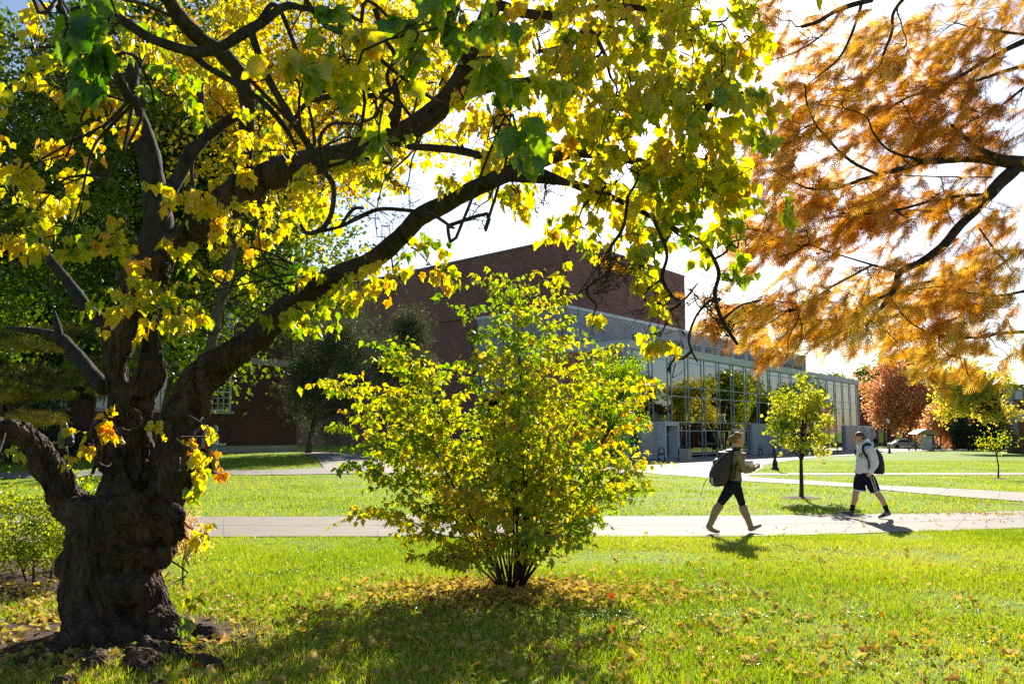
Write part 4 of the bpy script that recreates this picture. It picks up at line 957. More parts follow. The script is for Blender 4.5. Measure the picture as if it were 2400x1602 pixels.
# mullions
rows = [TOP - .6, 7.55, 5.45, 4.6, HEAD, 1.72, -.30]
mb = MB()
ticks = [0, .73]
s = .73
while s < LEN - 3:
    ticks += [s + 2.65, s + 3.3]; s += 3.3
ticks.append(LEN)
for a in ticks: fr.box(mb, a - .032, a + .032, -.05, .04, Zb, TOP - .5)
for z in rows:
    fr.box(mb, 0, LEN, -.045, .035, z - .035, z + .035)
fr.box(mb, -.22, -.02, -.12, .4, Zb, TOP - .5); fr.box(mb, LEN + .02, LEN + .2, -.12, .3, Zb, TOP - .5)
fr.box(mb, 0, LEN, -.10, .1, Zb, -.62 )
# the short left return, with a broad frame
tl = [0, 1.6, 3.2, 5.6, 8.0, 9.0]
for t in tl: 
    fr.box(mb, -.30, -.16, t - .05 + .4, t + .05 + .4, Zb, TOP - .5)
for z in rows: fr.box(mb, -.28, -.18, .4, 9.4, z - .035, z + .035)
mb.build('mullion_frame', M_ALU, AB)
for i in range(0, len(ticks) - 1, 2):
    a0, a1 = ticks[i], ticks[min(i + 2, len(ticks) - 1)]
    mb = MB()
    for r in range(len(rows) - 1):
        z1, z0 = rows[r], rows[r + 1]
        for (p, q) in ((a0, ticks[i + 1]), (ticks[i + 1], a1)):
            if q - p < .1: continue
            j = R.randn(4) * .004
            c = [fr(p, j[0], z0), fr(q, j[1], z0), fr(q, j[2], z1), fr(p, j[3], z1)]
            mb.add(c, [(0, 1, 2, 3)])
    mb.build('window', M_GLASS, AB)
mb = MB()
for i in range(len(tl) - 1):
    for r in range(len(rows) - 1):
        t0, t1 = tl[i] + .4, tl[i + 1] + .4
        mb.add([fr(-.22, t0, rows[r + 1]), fr(-.22, t1, rows[r + 1]), fr(-.22, t1, rows[r]), fr(-.22, t0, rows[r])], [(3, 2, 1, 0)])
mb.build('window', M_GLASS2, AB)
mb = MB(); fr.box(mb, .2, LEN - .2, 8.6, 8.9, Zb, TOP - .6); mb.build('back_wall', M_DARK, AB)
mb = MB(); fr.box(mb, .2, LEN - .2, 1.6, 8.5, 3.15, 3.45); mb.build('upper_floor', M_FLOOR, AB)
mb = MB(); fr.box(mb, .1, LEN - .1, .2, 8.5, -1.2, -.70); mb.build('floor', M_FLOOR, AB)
for a in np.arange(3.7, LEN - 2, 9.9):
    mb = MB(); mb.tube([fr(a, 1.7, -1.1), fr(a, 1.7, TOP - .6)], .24, 16); mb.build('column', M_PANEL, AB, True)
# tower
Cc = Vector((P(1330, 712, 80).x, 80, 0))
tw_ = LF(Cc, (.6026, .798, 0), (-.798, .6026, 0)); tl_ = Vector((-26.6, 27, 0)).normalized()
ztop = P(1330, 560, 80).z; zband = P(1330, 713, 80).z
Dd = tw_(25.7, 0, 0); 
# place the right end on the line of sight of the tower's right edge
k = (1610 - 1200) / 2000; se = (k * 80 - Cc.x) / (.6026 - k * .798)
def quadbox(mb, s0, s1, lo, hi, Lb, dep=0):
    p0 = Cc + Vector((.6026, .798, 0)) * s0; p1 = Cc + Vector((.6026, .798, 0)) * s1
    q = [p0, p1, p1 + tl_ * Lb, p0 + tl_ * Lb]
    mb.hexa([v + Vector((0, 0, lo)) for v in q], [v + Vector((0, 0, hi)) for v in q])
def twoface(name, s0, s1, lo, hi, Lb, mf, ml, off=0.0):
    """solid with its own material on the side that faces left"""
    mb = MB(); quadbox(mb, s0, s1, lo, hi, Lb)
    o = mb.build(name, mf, AB); o.data.materials.append(ml); o.data.polygons[5].material_index = 1; return o
twoface('brick_tower', 0, se, zband, ztop, 60, M_BRICK, M_BRICKL)
mb = MB(); off = Vector((.0, -.05, 0))
quadbox(mb, -.12, se + .12, ztop, ztop + .22, 60.1); mb.build('coping', M_PIPE, AB)
s_end = (.3455 * 80 - Cc.x) / (.6026 - .3455 * .798)
twoface('grey_block_wall', -.05, s_end, 5.0, zband - .3, 12.6, M_BLOCK, M_BLOCKL)
mb = MB(); quadbox(mb, -.12, s_end + .1, zband - .3, zband - .02, 12.7); mb.build('band_course', M_FASC, AB)
mb = MB(); 
p0 = Cc + tl_ * 12.75; q = [p0 + Vector((.6, .8, 0)) * .15, p0 + Vector((.6, .8, 0)) * 14, p0 + Vector((.6, .8, 0)) * 14 + tl_ * 47, p0 + Vector((.6, .8, 0)) * .15 + tl_ * 47]
mb.hexa([v + Vector((0, 0, -1)) for v in q], [v + Vector((0, 0, zband - .03)) for v in q]); o = mb.build('lower_brick_wall', M_BRICK, AB); o.data.materials.append(M_BRICKL); o.data.polygons[5].material_index = 1
for a in np.arange(12.6, s_end - 3, 4.6):
    mb = MB(); tw_.box(mb, a, a + 3.0, -.06, -.01, 10.95, 11.95)
    o = mb.build('louvre', M_DARK, AB)
    mb = MB()
    for zz in np.arange(11.05, 11.9, .2): tw_.box(mb, a, a + 3.0, -.16, -.07, zz, zz + .06)
    for e in (0, 1.5, 3.0): tw_.box(mb, a + e - .04, a + e + .04, -.18, -.165, 10.95, 11.95)
    mb.build('louvre_blade', M_PANEL, o)
# control joints on the tower
mb = MB()
for a in (3.4, 11): tw_.box(mb, a, a + .06, -.012, 0, zband, ztop - .1)
mb.build('control_joint', M_PIPE, AB)
# entrances
def entry(s0, s1, door0, door1):
    mb = MB(); fr.box(mb, s0, door0, -.28, .3, Zb, HEAD - .04); mb.build('entrance_wall', M_PANELP if s0 < 5 else M_PANEL, AB)
    mb = MB()
    fr.box(mb, door0 + .002, door0 + .22, -.95, .3, Zb, HEAD + .02); fr.box(mb, door1 - .22, door1, -.95, .3, Zb, HEAD + .02)
    fr.box(mb, door0 + .22, door1 - .22, -.95, .3, HEAD - .32, HEAD + .02); mb.build('portal', M_FASC, AB)
    d0, d1 = door0 + .25, door1 - .25; m = (d0 + d1) / 2
    mb = MB(); fr.box(mb, d0, d1, -.16, -.13, 1.55, HEAD - .35); mb.build('transom_window', M_GLASS2, AB)
    for (p, q) in ((d0, m), (m, d1)):
        mb = MB()
        fr.box(mb, p, p + .13, -.2, -.12, Zb, 1.5); fr.box(mb, q - .13, q, -.2, -.12, Zb, 1.5)
        fr.box(mb, p + .13, q - .13, -.2, -.12, 1.35, 1.5); fr.box(mb, p + .13, q - .13, -.2, -.12, Zb, -.3)
        o = mb.build('door', M_PANEL, AB)
        mb = MB(); fr.box(mb, p + .13, q - .13, -.17, -.16, -.3, 1.35); mb.build('pane', M_GLASS2, o)
        e = q - .18 if q == m else p + .18
        mb = MB(); fr.box(mb, e - .02, e + .02, -.29, -.25, .1, .9); mb.build('handle', M_BLACK, o)
entry(1.5, 4.1, 4.2, 6.75)
entry(24.4, 29.0, 29.2, 32.4)
entry(56.5, 64.9, 65.2, 68.4)

# ------------------------------------------------------------------ old brick hall behind the trees at left
HL = LF((-19.5, 47, 0), (.6, .8, 0), (-.8, .6, 0))
HB = empty('brick_hall', tuple(HL(0, 0, gz(-19.5, 47))), 'old red brick hall with white sash windows and stone bands behind the trees at left', 'building')
wins = [(-16.0 + .0, 0), (-12.8, 0), (-9.6, 0), (-6.4, 0), (-3.2, 0), (-.25, 0), (2.95, 0), (6.4, 1)]
wl = [(-.2 + 3.2 * i, 1.72) for i in range(-8, 2)]
levels = [(2.85, 5.1), (7.4, 9.8)]
xs_ = sorted([-30] + [e for a, w_ in wl for e in (a, a + w_)] + [9.6])
mb = MB()
zs = [-1, 2.85, 5.1, 7.4, 9.8, 12.0]
for zi in range(5):
    if zi in (1, 3):
        for i in range(0, len(xs_) - 1, 2): HL.box(mb, xs_[i], xs_[i + 1], 0, .4, zs[zi], zs[zi + 1])
    else: HL.box(mb, -30, 9.6, 0, .4, zs[zi], zs[zi + 1])
HL.box(mb, 9.2, 9.598, .4, 14, -1, 12); HL.box(mb, -30, -29.6, .4, 14, -1, 12); HL.box(mb, -30, 9.6, 13.6, 14, -1, 12)
mb.build('wall', M_BRICKG, HB)
mb = MB(); HL.box(mb, -30.05, 9.65, -.06, .0, 5.72, 6.12); HL.box(mb, -30.05, 9.68, -.09, -.0, -1, .80); mb.build('stone_band', M_STONE, HB)
mb = MB(); HL.box(mb, -30.6, 10.2, -.62, 14.6, 12.0, 12.35); HL.box(mb, -30.3, 9.9, -.3, 14.3, 11.6, 12.0); mb.build('cornice', M_STONE, HB)
mb = MB(); mb.add([HL(-30.4, -.4, 12.37), HL(10, -.4, 12.37), HL(10, 14.4, 12.37), HL(-30.4, 14.4, 12.37), HL(-24, 7, 15.6), HL(3.5, 7, 15.6)], [(0, 1, 5, 4), (1, 2, 5), (2, 3, 4, 5), (3, 0, 4), (3, 2, 1, 0)]); mb.build('roof', M_SLATE, HB)
for (a, w_) in wl:
    for li, (z0, z1) in enumerate(levels):
        if a < -14 and li == 1: continue
        mb = MB(); f_ = .1
        HL.box(mb, a, a + f_, .02, .2, z0, z1); HL.box(mb, a + w_ - f_, a + w_, .02, .2, z0, z1); HL.box(mb, a + f_, a + w_ - f_, .02, .2, z1 - f_, z1); HL.box(mb, a + f_, a + w_ - f_, .02, .2, z0, z0 + f_)
        zm = (z0 + z1) / 2; HL.box(mb, a + f_, a + w_ - f_, .04, .18, zm - .035, zm + .035)
        for k in range(1, 4):
            x_ = a + f_ + (w_ - 2 * f_) * k / 4
            HL.box(mb, x_ - .013, x_ + .013, .07, .12, z0 + f_, zm - .035); HL.box(mb, x_ - .013, x_ + .013, .07, .12, zm + .035, z1 - f_)
        for k in (1, 2):
            for (p, q) in ((z0 + f_, zm - .035), (zm + .035, z1 - f_)):
                z_ = p + (q - p) * k / 3; HL.box(mb, a + f_, a + w_ - f_, .075, .115, z_ - .013, z_ + .013)
        o = mb.build('window', M_WHITE, HB)
        mb = MB(); HL.box(mb, a + f_, a + w_ - f_, .13, .14, z0 + f_, z1 - f_); mb.build('pane', M_GLASS2, o)
        mb = MB(); HL.box(mb, a - .12, a + w_ + .12, -.14, -.001, z0 - .17, z0 - .002); mb.build('sill', M_STONE, o)
        mb = MB(); HL.box(mb, a + f_, a + w_ - f_, .26, .27, z0 + .5 * (z1 - z0) * R.rand(), z1); mb.build('blind', M_BLIND, o)
mb = MB(); HL.box(mb, -29, 9, 3, 3.3, 0, 11.5); mb.build('inner_wall', M_DARK, HB)
mb = MB(); HL.box(mb, 1.6, 3.6, -.03, -.001, 1.2, 2.1); 

# ------------------------------------------------------------------ far buildings on the right
def plainbox(name, label, c0, c1, dep, z0, z1, mat, band=None, wins_=None, cat='building'):
    c0 = Vector(c0); c1 = Vector(c1); f_ = (c1 - c0).normalized(); b_ = Vector((-f_.y, f_.x, 0)); W = (c1 - c0).length
    lf = LF(c0, f_, b_); o = empty(name, (c0.x, c0.y, z0), label, cat)
    mb = MB(); lf.box(mb, 0, W, 0, dep, z0, z1); mb.build('wall', mat, o)
    mb = MB(); lf.box(mb, -.3, W + .3, -.3, dep + .3, z1 + .002, z1 + .35); mb.build('roof', M_PIPE, o)
    if band:
        mb = MB(); lf.box(mb, -.08, W + .08, -.1, dep + .1, band[0], band[1]); mb.build('pale_band', M_FASC, o)
    if wins_:
        n, zz = wins_
        for i in range(n):
            a = (i + .28) / n * W; w_ = W / n * .45
            for (p, q) in zz:
                mb = MB(); lf.box(mb, a, a + w_, -.05, -.002, p, q); wo = mb.build('window', M_FASC, o)
                mb = MB(); lf.box(mb, a + .1, a + w_ - .1, -.07, -.052, p + .1, q - .1); mb.build('pane', M_GLASS2, wo)
    return o
# brick building behind the red tree
a = P(2008, 1030, 168); b = P(2240, 1030, 176)
plainbox('brick_building', 'low dark red brick building behind the rust red tree', (a.x, 168, 0), (b.x, 176, 0), 12, -2, P(2050, 929, 168).z, M_BRICKF, None, (6, [(-.5, 2.2)]))
a = P(2262, 1030, 182); b = P(2600, 1030, 182)
plainbox('office_building', 'grey many windowed building rising behind the trees at far right', (a.x, 182, 0), (b.x, 182, 0), 14, -2, P(2380, 904, 182).z, M_BLOCK, None, (9, [(-.2, 2.2), (4.0, 6.4), (8, 10.2)]))
# pale banded building at the right edge: most of it stands out of frame and shows in the glass front
a = P(2388, 1030, 104)
RB = plainbox('banded_brick_building', 'brick building with a pale concrete band at the right edge', (a.x, 104, 0), (a.x + 25, 62, 0), 22, -2, 5.2, M_BRICKF, (2.9, 4.3), (10, [(-.3, 2.2)]))

# ------------------------------------------------------------------ trees
def tb(u, v): return tuple(G(u, v))
# dark leafy ginkgo behind the old maple
gk = G(250, 1118)
gk = Vector((-11.7, 27, gz(-11.7, 27)))
tree('ginkgo_tree', 'broad dark green ginkgo filling the upper left behind the old maple', gk, 16, (0.0, 0, 9.9, 7.6, 5.6, 6.2), M_GINK, FAN, 90000, .135, .38, M_BARK2, .28, 300, 1.0, trunks=[(0, 0, 0, 0, 1), (.3, 0, 3, 0, .7)], shell=.15, huevar=.30, limbs=40)
# yellow maple farther back whose top shows through the branches
tree('yellow_maple', 'bright yellow maple seen through the overhead branches at top centre', (-8.6, 21, gz(-8.6, 21)), 13, (3.4, 0, 10.6, 4.4, 3.0, 3.2), M_MLEAF, OVAL, 14000, .15, .70, M_BARK2, .15, 80, .8, shell=.2, huevar=.15, limbs=30)
# golden pine boughs and dark cedar at left
PIN = ([(-.07, 0, 0), (.07, 0, 0), (0, 1, 0)], [(0, 1, 2)])
STAR_v, STAR_f = [], []
for i in range(9):
    a = i * 2.4; d = Vector((math.cos(a) * .75, .45 + .5 * math.cos(i), math.sin(a) * .75)).normalized(); s_ = Vector((-d.z, 0, d.x)).normalized() * .035
    k = len(STAR_v); STAR_v += [tuple(-s_), tuple(s_), tuple(d)]; STAR_f.append((k, k + 1, k + 2))
STAR = (STAR_v, STAR_f)
tree('golden_pine', 'pine with golden tipped boughs in the shade at the left edge', (-14.9, 24, gz(-14.9, 24)), 6, (1.6, 0, 3.6, 2.6, 1.8, 1.4), M_PINE, STAR, 5200, .2, .5, M_BARK2, .12, 18, .62, flat=.22, shell=.45, huevar=.35)
tree('dark_pine', 'dark pine in deep shade behind the golden pine at left', (-24, 41, gz(-24, 41)), 12, (0, 0, 6, 5, 3, 6), M_DKG, STAR, 22000, .4, .2, M_BARK2, .2, 90, 1.1, shell=.2)
cd = G(722, 1062)
tree('red_cedar', 'tall dusty dark cedar with a bare lower trunk against the old brick hall', cd, 9, (1.0, 0, 5.4, 2.9, 2.2, 4.7), M_DKG, STAR, 13000, .24, .85, M_BARK2, .17, 120, .75, shell=.25, huevar=.25, trunks=[(0, 0, .3, 0, 1)], limbs=26)
tree('dark_yew', 'dense dark evergreen standing behind the yellow shrub, right of the cedar', (P(940, 1020, 56).x, 56, gz(-6, 56)), 9, (0, 0, 5.2, 2.1, 2.0, 4.3), M_DKG, STAR, 13000, .24, .85, M_BARK2, .17, 60, .75, shell=.3, huevar=.25)
# small maple behind the shrub's right side
sm_ = G(1440, 1092)
tree('small_maple', 'small maple with green and red tipped leaves behind the right side of the shrub', (P(1400, 1050, 30).x, 30, gz(4, 30)), 5, (.35, 0, 2.75, 1.35, 1.0, 2.1), M_SLEAF, OVAL, 9000, .085, .22, M_TWIG, .045, 70, .32, shell=.2, huevar=.2, top_hue=.12)
# young linden beside the walk, and the small tree at right
tree('young_linden', 'slim young linden with golden green leaves in a mulch ring beside the walk', LIN_B, 3.6, (.06, 0, 2.22, .86, .72, 1.18), M_YEL, FAN, 2500, .092, .55, M_BARK, .055, 36, .20, shell=.25, huevar=.22, top_hue=-.05, limbs=26)
tree('sapling', 'tiny sparse sapling alone on the lawn near the right edge', rd, 2.4, (0, 0, 1.55, .92, .7, .55), M_SLEAF, OVAL, 330, .08, .55, M_BARK, .032, 30, .22, shell=.2, huevar=.3, limbs=22)
# far trees at right
g2 = Vector((P(2132, 1000, 152).x, 152, -1.0))
tree('red_tree', 'wide rust red tree in front of the brick building, right of the glass front', g2, 15, (0, 0, 8.8, 8.4, 5, 6.6), M_RED, QD, 19000, .46, .55, M_BARK2, .34, 170, 1.5, shell=.25, huevar=.22, trunks=[(0, 0, 0, 0, 1), (-4.6, 0, -4, 0, .6), (-3.8, .3, -2, 0, .6)], limbs=40)
tree('green_tree', 'tall green tree rising behind the rust red tree', (P(2118, 1000, 200).x, 200, -1), 24, (0, 0, 14.5, 11, 6, 9.6), M_GINK, QD, 16000, .7, .75, M_BARK2, .3, 80, 1.8, shell=.3, huevar=.2)
tree('yellow_tree', 'yellow green tree with two leaning trunks near the right edge', (P(2372, 1035, 92).x, 92, -.7), 11, (-4.2, 0, 6.6, 4.9, 3, 3.1), M_YEL, QD, 9500, .34, .8, M_BARK2, .42, 60, .85, shell=.1, huevar=.28, trunks=[(0, 0, 2.2, 0, 1), (1.2, .3, 1.0, 0, .8)], limbs=34)
tree('orange_tree', 'low orange tree between the rust red tree and the dark hedge', (P(2235, 1040, 118).x, 118, -.9), 7, (0, 0, 4.0, 3.6, 3, 3.2), M_RED, QD, 12000, .32, .75, M_BARK2, .16, 50, .9, shell=.2, huevar=.15)
for i, (u, Y_, h_, r_, lab) in enumerate([(2268, 112, 4.4, 2.2, 'dark evergreen left of the two leaning trunks'), (2305, 113, 5.0, 2.6, 'tallest dark evergreen, behind the sapling'), (2345, 112, 4.2, 2.4, 'dark evergreen right of the tallest one, beside the banded building')]):
    tree('evergreen_bush', lab, (P(u, 1040, Y_).x, Y_, -.85), h_, (0, 0, h_ * .5, r_, 1.5, h_ * .52), M_DKG, STAR, 7000, .3, .35, M_BARK2, .1, 40, .7, group='dark evergreens behind the low wall', shell=.3)
tree('treetop', 'small green treetop showing just above the roof of the glass front', (P(1960, 900, 175).x, 175, 0), 20, (0, 0, 10.5, 4, 3, 4.2), M_GINK, QD, 3500, .6, .6, M_BARK2, .2, 30, 1.2, shell=.3)
# trees out of frame at right that the glass front mirrors
for i, (x_, y_, h_, mt, hu) in enumerate([(58, 78, 15, M_YEL, .35), (47, 62, 13, M_GINK, .8), (66, 92, 14, M_GINK, .5), (40, 47, 12, M_YEL, .6), (72, 112, 12, M_YEL, .4), (80, 118, 13, M_YEL, .2), (96, 132, 14, M_GINK, .7), (84, 100, 14, M_YEL, .3), (92, 142, 12, M_GINK, .6), (106, 153, 14, M_YEL, .2), (82, 129, 10, M_GINK, .9)]):
    lab = ['tall yellow green tree mirrored in the left part of the glass front', 'green tree mirrored at the left end of the glass front', 'dark green tree mirrored in the middle of the glass front', 'golden tree beyond the right edge of the lawn', 'dull yellow tree mirrored toward the far end of the glass front', 'olive green tree mirrored beside the dull yellow one', 'deep green tree mirrored farthest back', 'olive tree mirrored above the door panels', 'dark tree mirrored at the far end of the glass front', 'tall dull tree beyond the far end reflections', 'short green tree mirrored low at the far end'][i]
    if x_ / y_ < .62: x_ = y_ * .66
    tree('lawn_tree', lab, (x_ + 3, y_, -.5), h_, (0, 0, h_ * .6, 4.2, 4.2, h_ * .36), mt, QD, 9000, .5, hu, M_BARK2, .3, 60, 1.3, group='trees mirrored in the glass front', shell=.25)
# low bush at the left edge, and a small red leaved twiggy plant beside the old trunk
lb = Vector((P(90, 1180, 9.6).x, 9.6, gz(-5, 9.6)))
tree('low_bush', 'low bush with small green and russet leaves at the left edge behind the old trunk', lb, 1.2, (0, 0, .52, .62, .5, .56), M_YEL, OVAL, 6500, .036, .3, M_TWIG, .014, 60, .16, trunks=[(0, 0, 0, 0, 1), (.1, .1, .3, .1, .8), (-.1, .1, -.35, 0, .8)], shell=.1, huevar=.2, limbs=30)
lb2 = Vector((P(436, 1200, 9.4).x, 9.4, gz(-3, 9.4)))
tree('russet_bush', 'small bush with red leaves peeping out right behind the old trunk', lb2, .9, (0, 0, .55, .18, .2, .3), M_RED, OVAL, 600, .035, .8, M_TWIG, .01, 20, .1, shell=.1, limbs=10)
lb3 = Vector((P(205, 1095, 11).x, 11, gz(-5, 11)))
tree('low_bush', 'small yellow green bush seen in the fork between the left limb and the trunk', lb3, 1.0, (0, 0, .75, .42, .4, .5), M_SLEAF, OVAL, 1800, .04, .5, M_TWIG, .012, 30, .14, shell=.1, limbs=14)

# ------------------------------------------------------------------ lamps, racks, shelter, bin, fence
M_GLOBE = simple('lamp_globe', (.78, .74, .66), .4, .03, 5)
def lamp(u, vb, vt, label):
    g_ = G(u, vb); h = P(u, vt, g_.y).z - g_.z
    o = empty('street_lamp', tuple(g_), label, 'street lamp', 'post top lamps around the plaza')
    mb = MB(); prof = [(0, .20), (.10, .20), (.13, .14), (.45, .115), (.5, .085), (.55, .07), (h * .55, .06), (h - .62, .045), (h - .6, .09), (h - .54, .09)]
    mb.tube([g_ + Vector((0, 0, z)) for z, r in prof], [r for z, r in prof], 14); mb.build('post', M_BLACK, o, True)
    mb = MB(); prof = [(h - .54, .10), (h - .44, .16), (h - .30, .19), (h - .18, .17), (h - .10, .10), (h - .06, .045), (h, .012)]
    mb.tube([g_ + Vector((0, 0, z)) for z, r in prof], [r for z, r in prof], 16); mb.build('globe', M_GLOBE, o, True)
lamp(1817, 1101, 975, 'black lamp post with white globe partly hidden by the young linden')
lamp(2085, 1062, 980, 'black lamp post with white globe standing free right of the hooded walker')
lamp(2198, 1054, 990, 'lamp post with small white globe behind the shelter')
def rack(u, v, label):
    g_ = G(u, v); o = empty('bike_rack', tuple(g_), label, 'bike rack', 'arched black bike racks along the glass front')
    f_ = Vector((.598, .801, 0)); r = .42
    pts = [g_ - f_ * r, g_ - f_ * r + Vector((0, 0, .62))] + [g_ - f_ * r * math.cos(a) + Vector((0, 0, .62 + r * math.sin(a))) for a in np.linspace(.25, PI - .25, 9)] + [g_ + f_ * r + Vector((0, 0, .62)), g_ + f_ * r]
    mb = MB(); mb.tube(pts, .04, 8); mb.build('arch', M_BLACK, o, True)
    mb = MB(); mb.hexa([g_ - f_ * .39 + Vector((.02, -.02, .48)), g_ + f_ * .39 + Vector((.02, -.02, .48)), g_ + f_ * .39 + Vector((-.02, .02, .48)), g_ - f_ * .39 + Vector((-.02, .02, .48))],
           [g_ - f_ * .39 + Vector((.02, -.02, .66)), g_ + f_ * .39 + Vector((.02, -.02, .66)), g_ + f_ * .39 + Vector((-.02, .02, .66)), g_ - f_ * .39 + Vector((-.02, .02, .66))]); mb.build('cross_plate', M_BLACK, o)
    for s_ in (-1, 1):
        mb = MB(); b_ = g_ + f_ * r * s_; mb.tube([b_, b_ + Vector((0, 0, .05))], [.10, .08], 12); mb.build('foot', M_BLACK, o, True)
rack(1551, 1083, 'arched bike rack in front of the left doors'); rack(1597, 1079, 'arched bike rack beside the concrete bin')
rack(1783, 1067, 'arched bike rack left of the young linden by the second doors'); rack(1815, 1065, 'arched bike rack mostly hidden behind the young linden')
rack(1962, 1057, 'farthest arched bike rack, right of the young linden')
g_ = G(1608, 1080); bo = empty('litter_bin', tuple(g_), 'square concrete litter bin with dark lid beside a bike rack', 'litter bin')
mb = MB(); mb.box((g_.x, g_.y, g_.z + .45), (.30, .30, .45), FA); mb.build('body', M_STONE, bo)
mb = MB(); mb.box((g_.x, g_.y, g_.z + .955), (.33, .33, .05), FA); mb.build('lid', M_BLACK, bo)
# shelter with a barrel roof and information panel
g_ = G(2168, 1056); sc_ = g_.y / F
SH = empty('kiosk_shelter', tuple(g_), 'small barrel roofed shelter with information panel on the far lawn', 'shelter')
W_ = 62 * sc_; H_ = 38 * sc_; f_ = Vector((1, 0, 0)); dp = 2.2
mb = MB(); nn = 12; top, bot = [], []
for i in range(nn + 1):
    t = i / nn; x_ = (t - .5) * W_; z_ = H_ + math.sin(PI * t) * 10.5 * sc_
    top.append((x_, z_ + .08)); bot.append((x_, z_))
vs = []
for yy in (-dp / 2, dp / 2):
    for (x_, z_) in top + bot[::-1]: vs.append((g_.x + x_, g_.y + yy + x_ * .25, g_.z + z_))
m_ = 2 * (nn + 1)
fs = [(i, (i + 1) % m_, (i + 1) % m_ + m_, i + m_) for i in range(m_)] + [tuple(range(m_ - 1, -1, -1)), tuple(range(m_, 2 * m_))]
M_ROOFT = simple('tan_roof', (.36, .27, .16), .5, .08, 3)
mb.add(vs, fs); mb.build('roof', M_ROOFT, SH)
mb = MB(); vs = [(g_.x + x_ * .97, g_.y - dp / 2 + .05, g_.z + z_ - .03) for x_, z_ in bot] + [(g_.x + x_ * .97, g_.y - dp / 2 + .09, g_.z + z_ - .03) for x_, z_ in bot]
k_ = nn + 1; mb.add(vs, [tuple(range(k_ - 1, -1, -1)), tuple(range(k_, 2 * k_))] + [(i, (i + 1) % k_, (i + 1) % k_ + k_, i + k_) for i in range(k_)]); mb.build('gable', M_ROOFT, SH)
for x_ in (-.47, .47):
    for y_ in (-.9, .9):
        mb = MB(); mb.box((g_.x + x_ * W_, g_.y + y_, g_.z + H_ / 2), (.06, .06, H_ / 2)); mb.build('post', M_BLACK, SH)
px0 = -18 * sc_; px1 = 7 * sc_
mb = MB(); mb.box((g_.x + (px0 + px1) / 2, g_.y - 1.2, g_.z + .1 + 16 * sc_), ((px1 - px0) / 2, .05, 16 * sc_)); pn = mb.build('notice_board', simple('notice_board', (.55, .58, .60), .4, .08, 3), SH)
M_INK = simple('faded_ink', (.36, .38, .42), .6, .1, 5); M_INKR = simple('faded_red_ink', (.5, .3, .3), .6, .1, 5)
mb = MB()
for k in range(9): mb.box((g_.x + px0 + .55 + .12 * (k % 3) - .02 * k, g_.y - 1.256, g_.z + 1.25 - .09 * k), (.26 + .1 * ((k * 7) % 3) / 3, .004, .012))
mb.build('faded_text', M_INK, pn)
mb = MB(); mb.box((g_.x + (px0 + px1) / 2, g_.y - 1.256, g_.z + 1.62), (.42, .004, .05)); mb.build('faded_heading', M_INKR, pn)
mb = MB(); mb.box((g_.x + 14 * sc_, g_.y + .2, g_.z + H_ / 2), (7 * sc_, .06, H_ / 2 - .02)); mb.build('side_board', M_BLACK, SH)
for (dx, dz) in ((10, 28), (14, 24), (15, 30)):
    mb = MB(); mb.box((g_.x + dx * sc_, g_.y + .125, g_.z + dz * sc_), (1.6 * sc_, .01, 2 * sc_)); mb.build('poster', M_FASC, SH)
# bicycles leaning by the shelter
def bicycle(u, v, label, flip=1):
    g_ = G(u, v); o = empty('bicycle', tuple(g_), label, 'bicycle', 'bicycles parked by the shelter'); r = .33
    for dx in (-.5, .5):
        c = g_ + Vector((dx * flip, dx * .3, r)); mb = MB(); mb.tube([c + Vector((math.cos(a) * r, 0, math.sin(a) * r)) for a in np.linspace(0, 2 * PI, 20)], .018, 6)
        for a in np.linspace(0, PI, 6)[:-1]: mb.tube([c + Vector((math.cos(a) * r, 0, math.sin(a) * r)), c - Vector((math.cos(a) * r, 0, math.sin(a) * r))], .004, 4)
        mb.build('wheel', M_BLACK, o)
    q = lambda x_, z_: g_ + Vector((x_ * flip, x_ * .3, z_))
    mb = MB()
    for a, b in (((-.5, r), (-.1, r)), ((-.1, r), (-.22, .85)), ((-.5, r), (-.2, .75)), ((-.2, .75), (.33, .8)), ((-.1, r), (.35, .72)), ((.5, r), (.3, .98)), ((.3, .98), (.42, 1.0))): mb.tube([q(*a), q(*b)], .02, 6)
    mb.build('frame', M_BLACK, o)
    mb = MB(); mb.box(tuple(q(-.22, .9)), (.12, .06, .03)); mb.build('saddle', M_BLACK, o)
bicycle(2142, 1056, 'bicycle leaning left of the shelter'); bicycle(2186, 1056, 'bicycle inside the right half of the shelter'); bicycle(2199, 1056.5, 'bicycle right of the shelter', -1)
# low wall and railing at right
a_ = G(2226, 1049); b_ = G(2366, 1052)
def runbox(name, a, b, z0, z1, th, mat, parent=None):
    f_ = (b - a).normalized(); lf = LF((a.x, a.y, 0), (f_.x, f_.y, 0), (-f_.y, f_.x, 0)); mb = MB(); lf.box(mb, 0, (b - a).length, -th, th, z0, z1); return mb.build(name, mat, parent)
wo = empty('low_wall', tuple(a_), 'long low concrete wall on the far lawn under the evergreens', 'wall')
runbox('wall_body', a_, b_, a_.z - .3, a_.z + .55, .25, simple('dark_concrete', (.16, .14, .12), .85, .2, 2), wo)
runbox('coping', a_, b_, a_.z + .553, a_.z + .68, .32, M_STONE, wo)
def fence(name, label, a, b, h, n):
    o = empty(name, tuple(a), label, 'fence'); d = (b - a) / n
    for i in range(0, n + 1, 6):
        mb = MB(); q = a + d * i; mb.box((q.x, q.y, q.z + h / 2), (.05, .05, h / 2)); mb.build('post', M_BLACK, o)
    for zz in (.15, h - .1): 
        mb = MB(); mb.tube([a + Vector((0, 0, zz)), b + Vector((0, 0, zz))], .03, 5); mb.build('rail', M_BLACK, o)
    mb = MB()
    for i in range(n):
        q = a + d * (i + .5); mb.tube([q, q + Vector((0, 0, h))], .014, 4)
    mb.build('railing', M_BLACK, o)
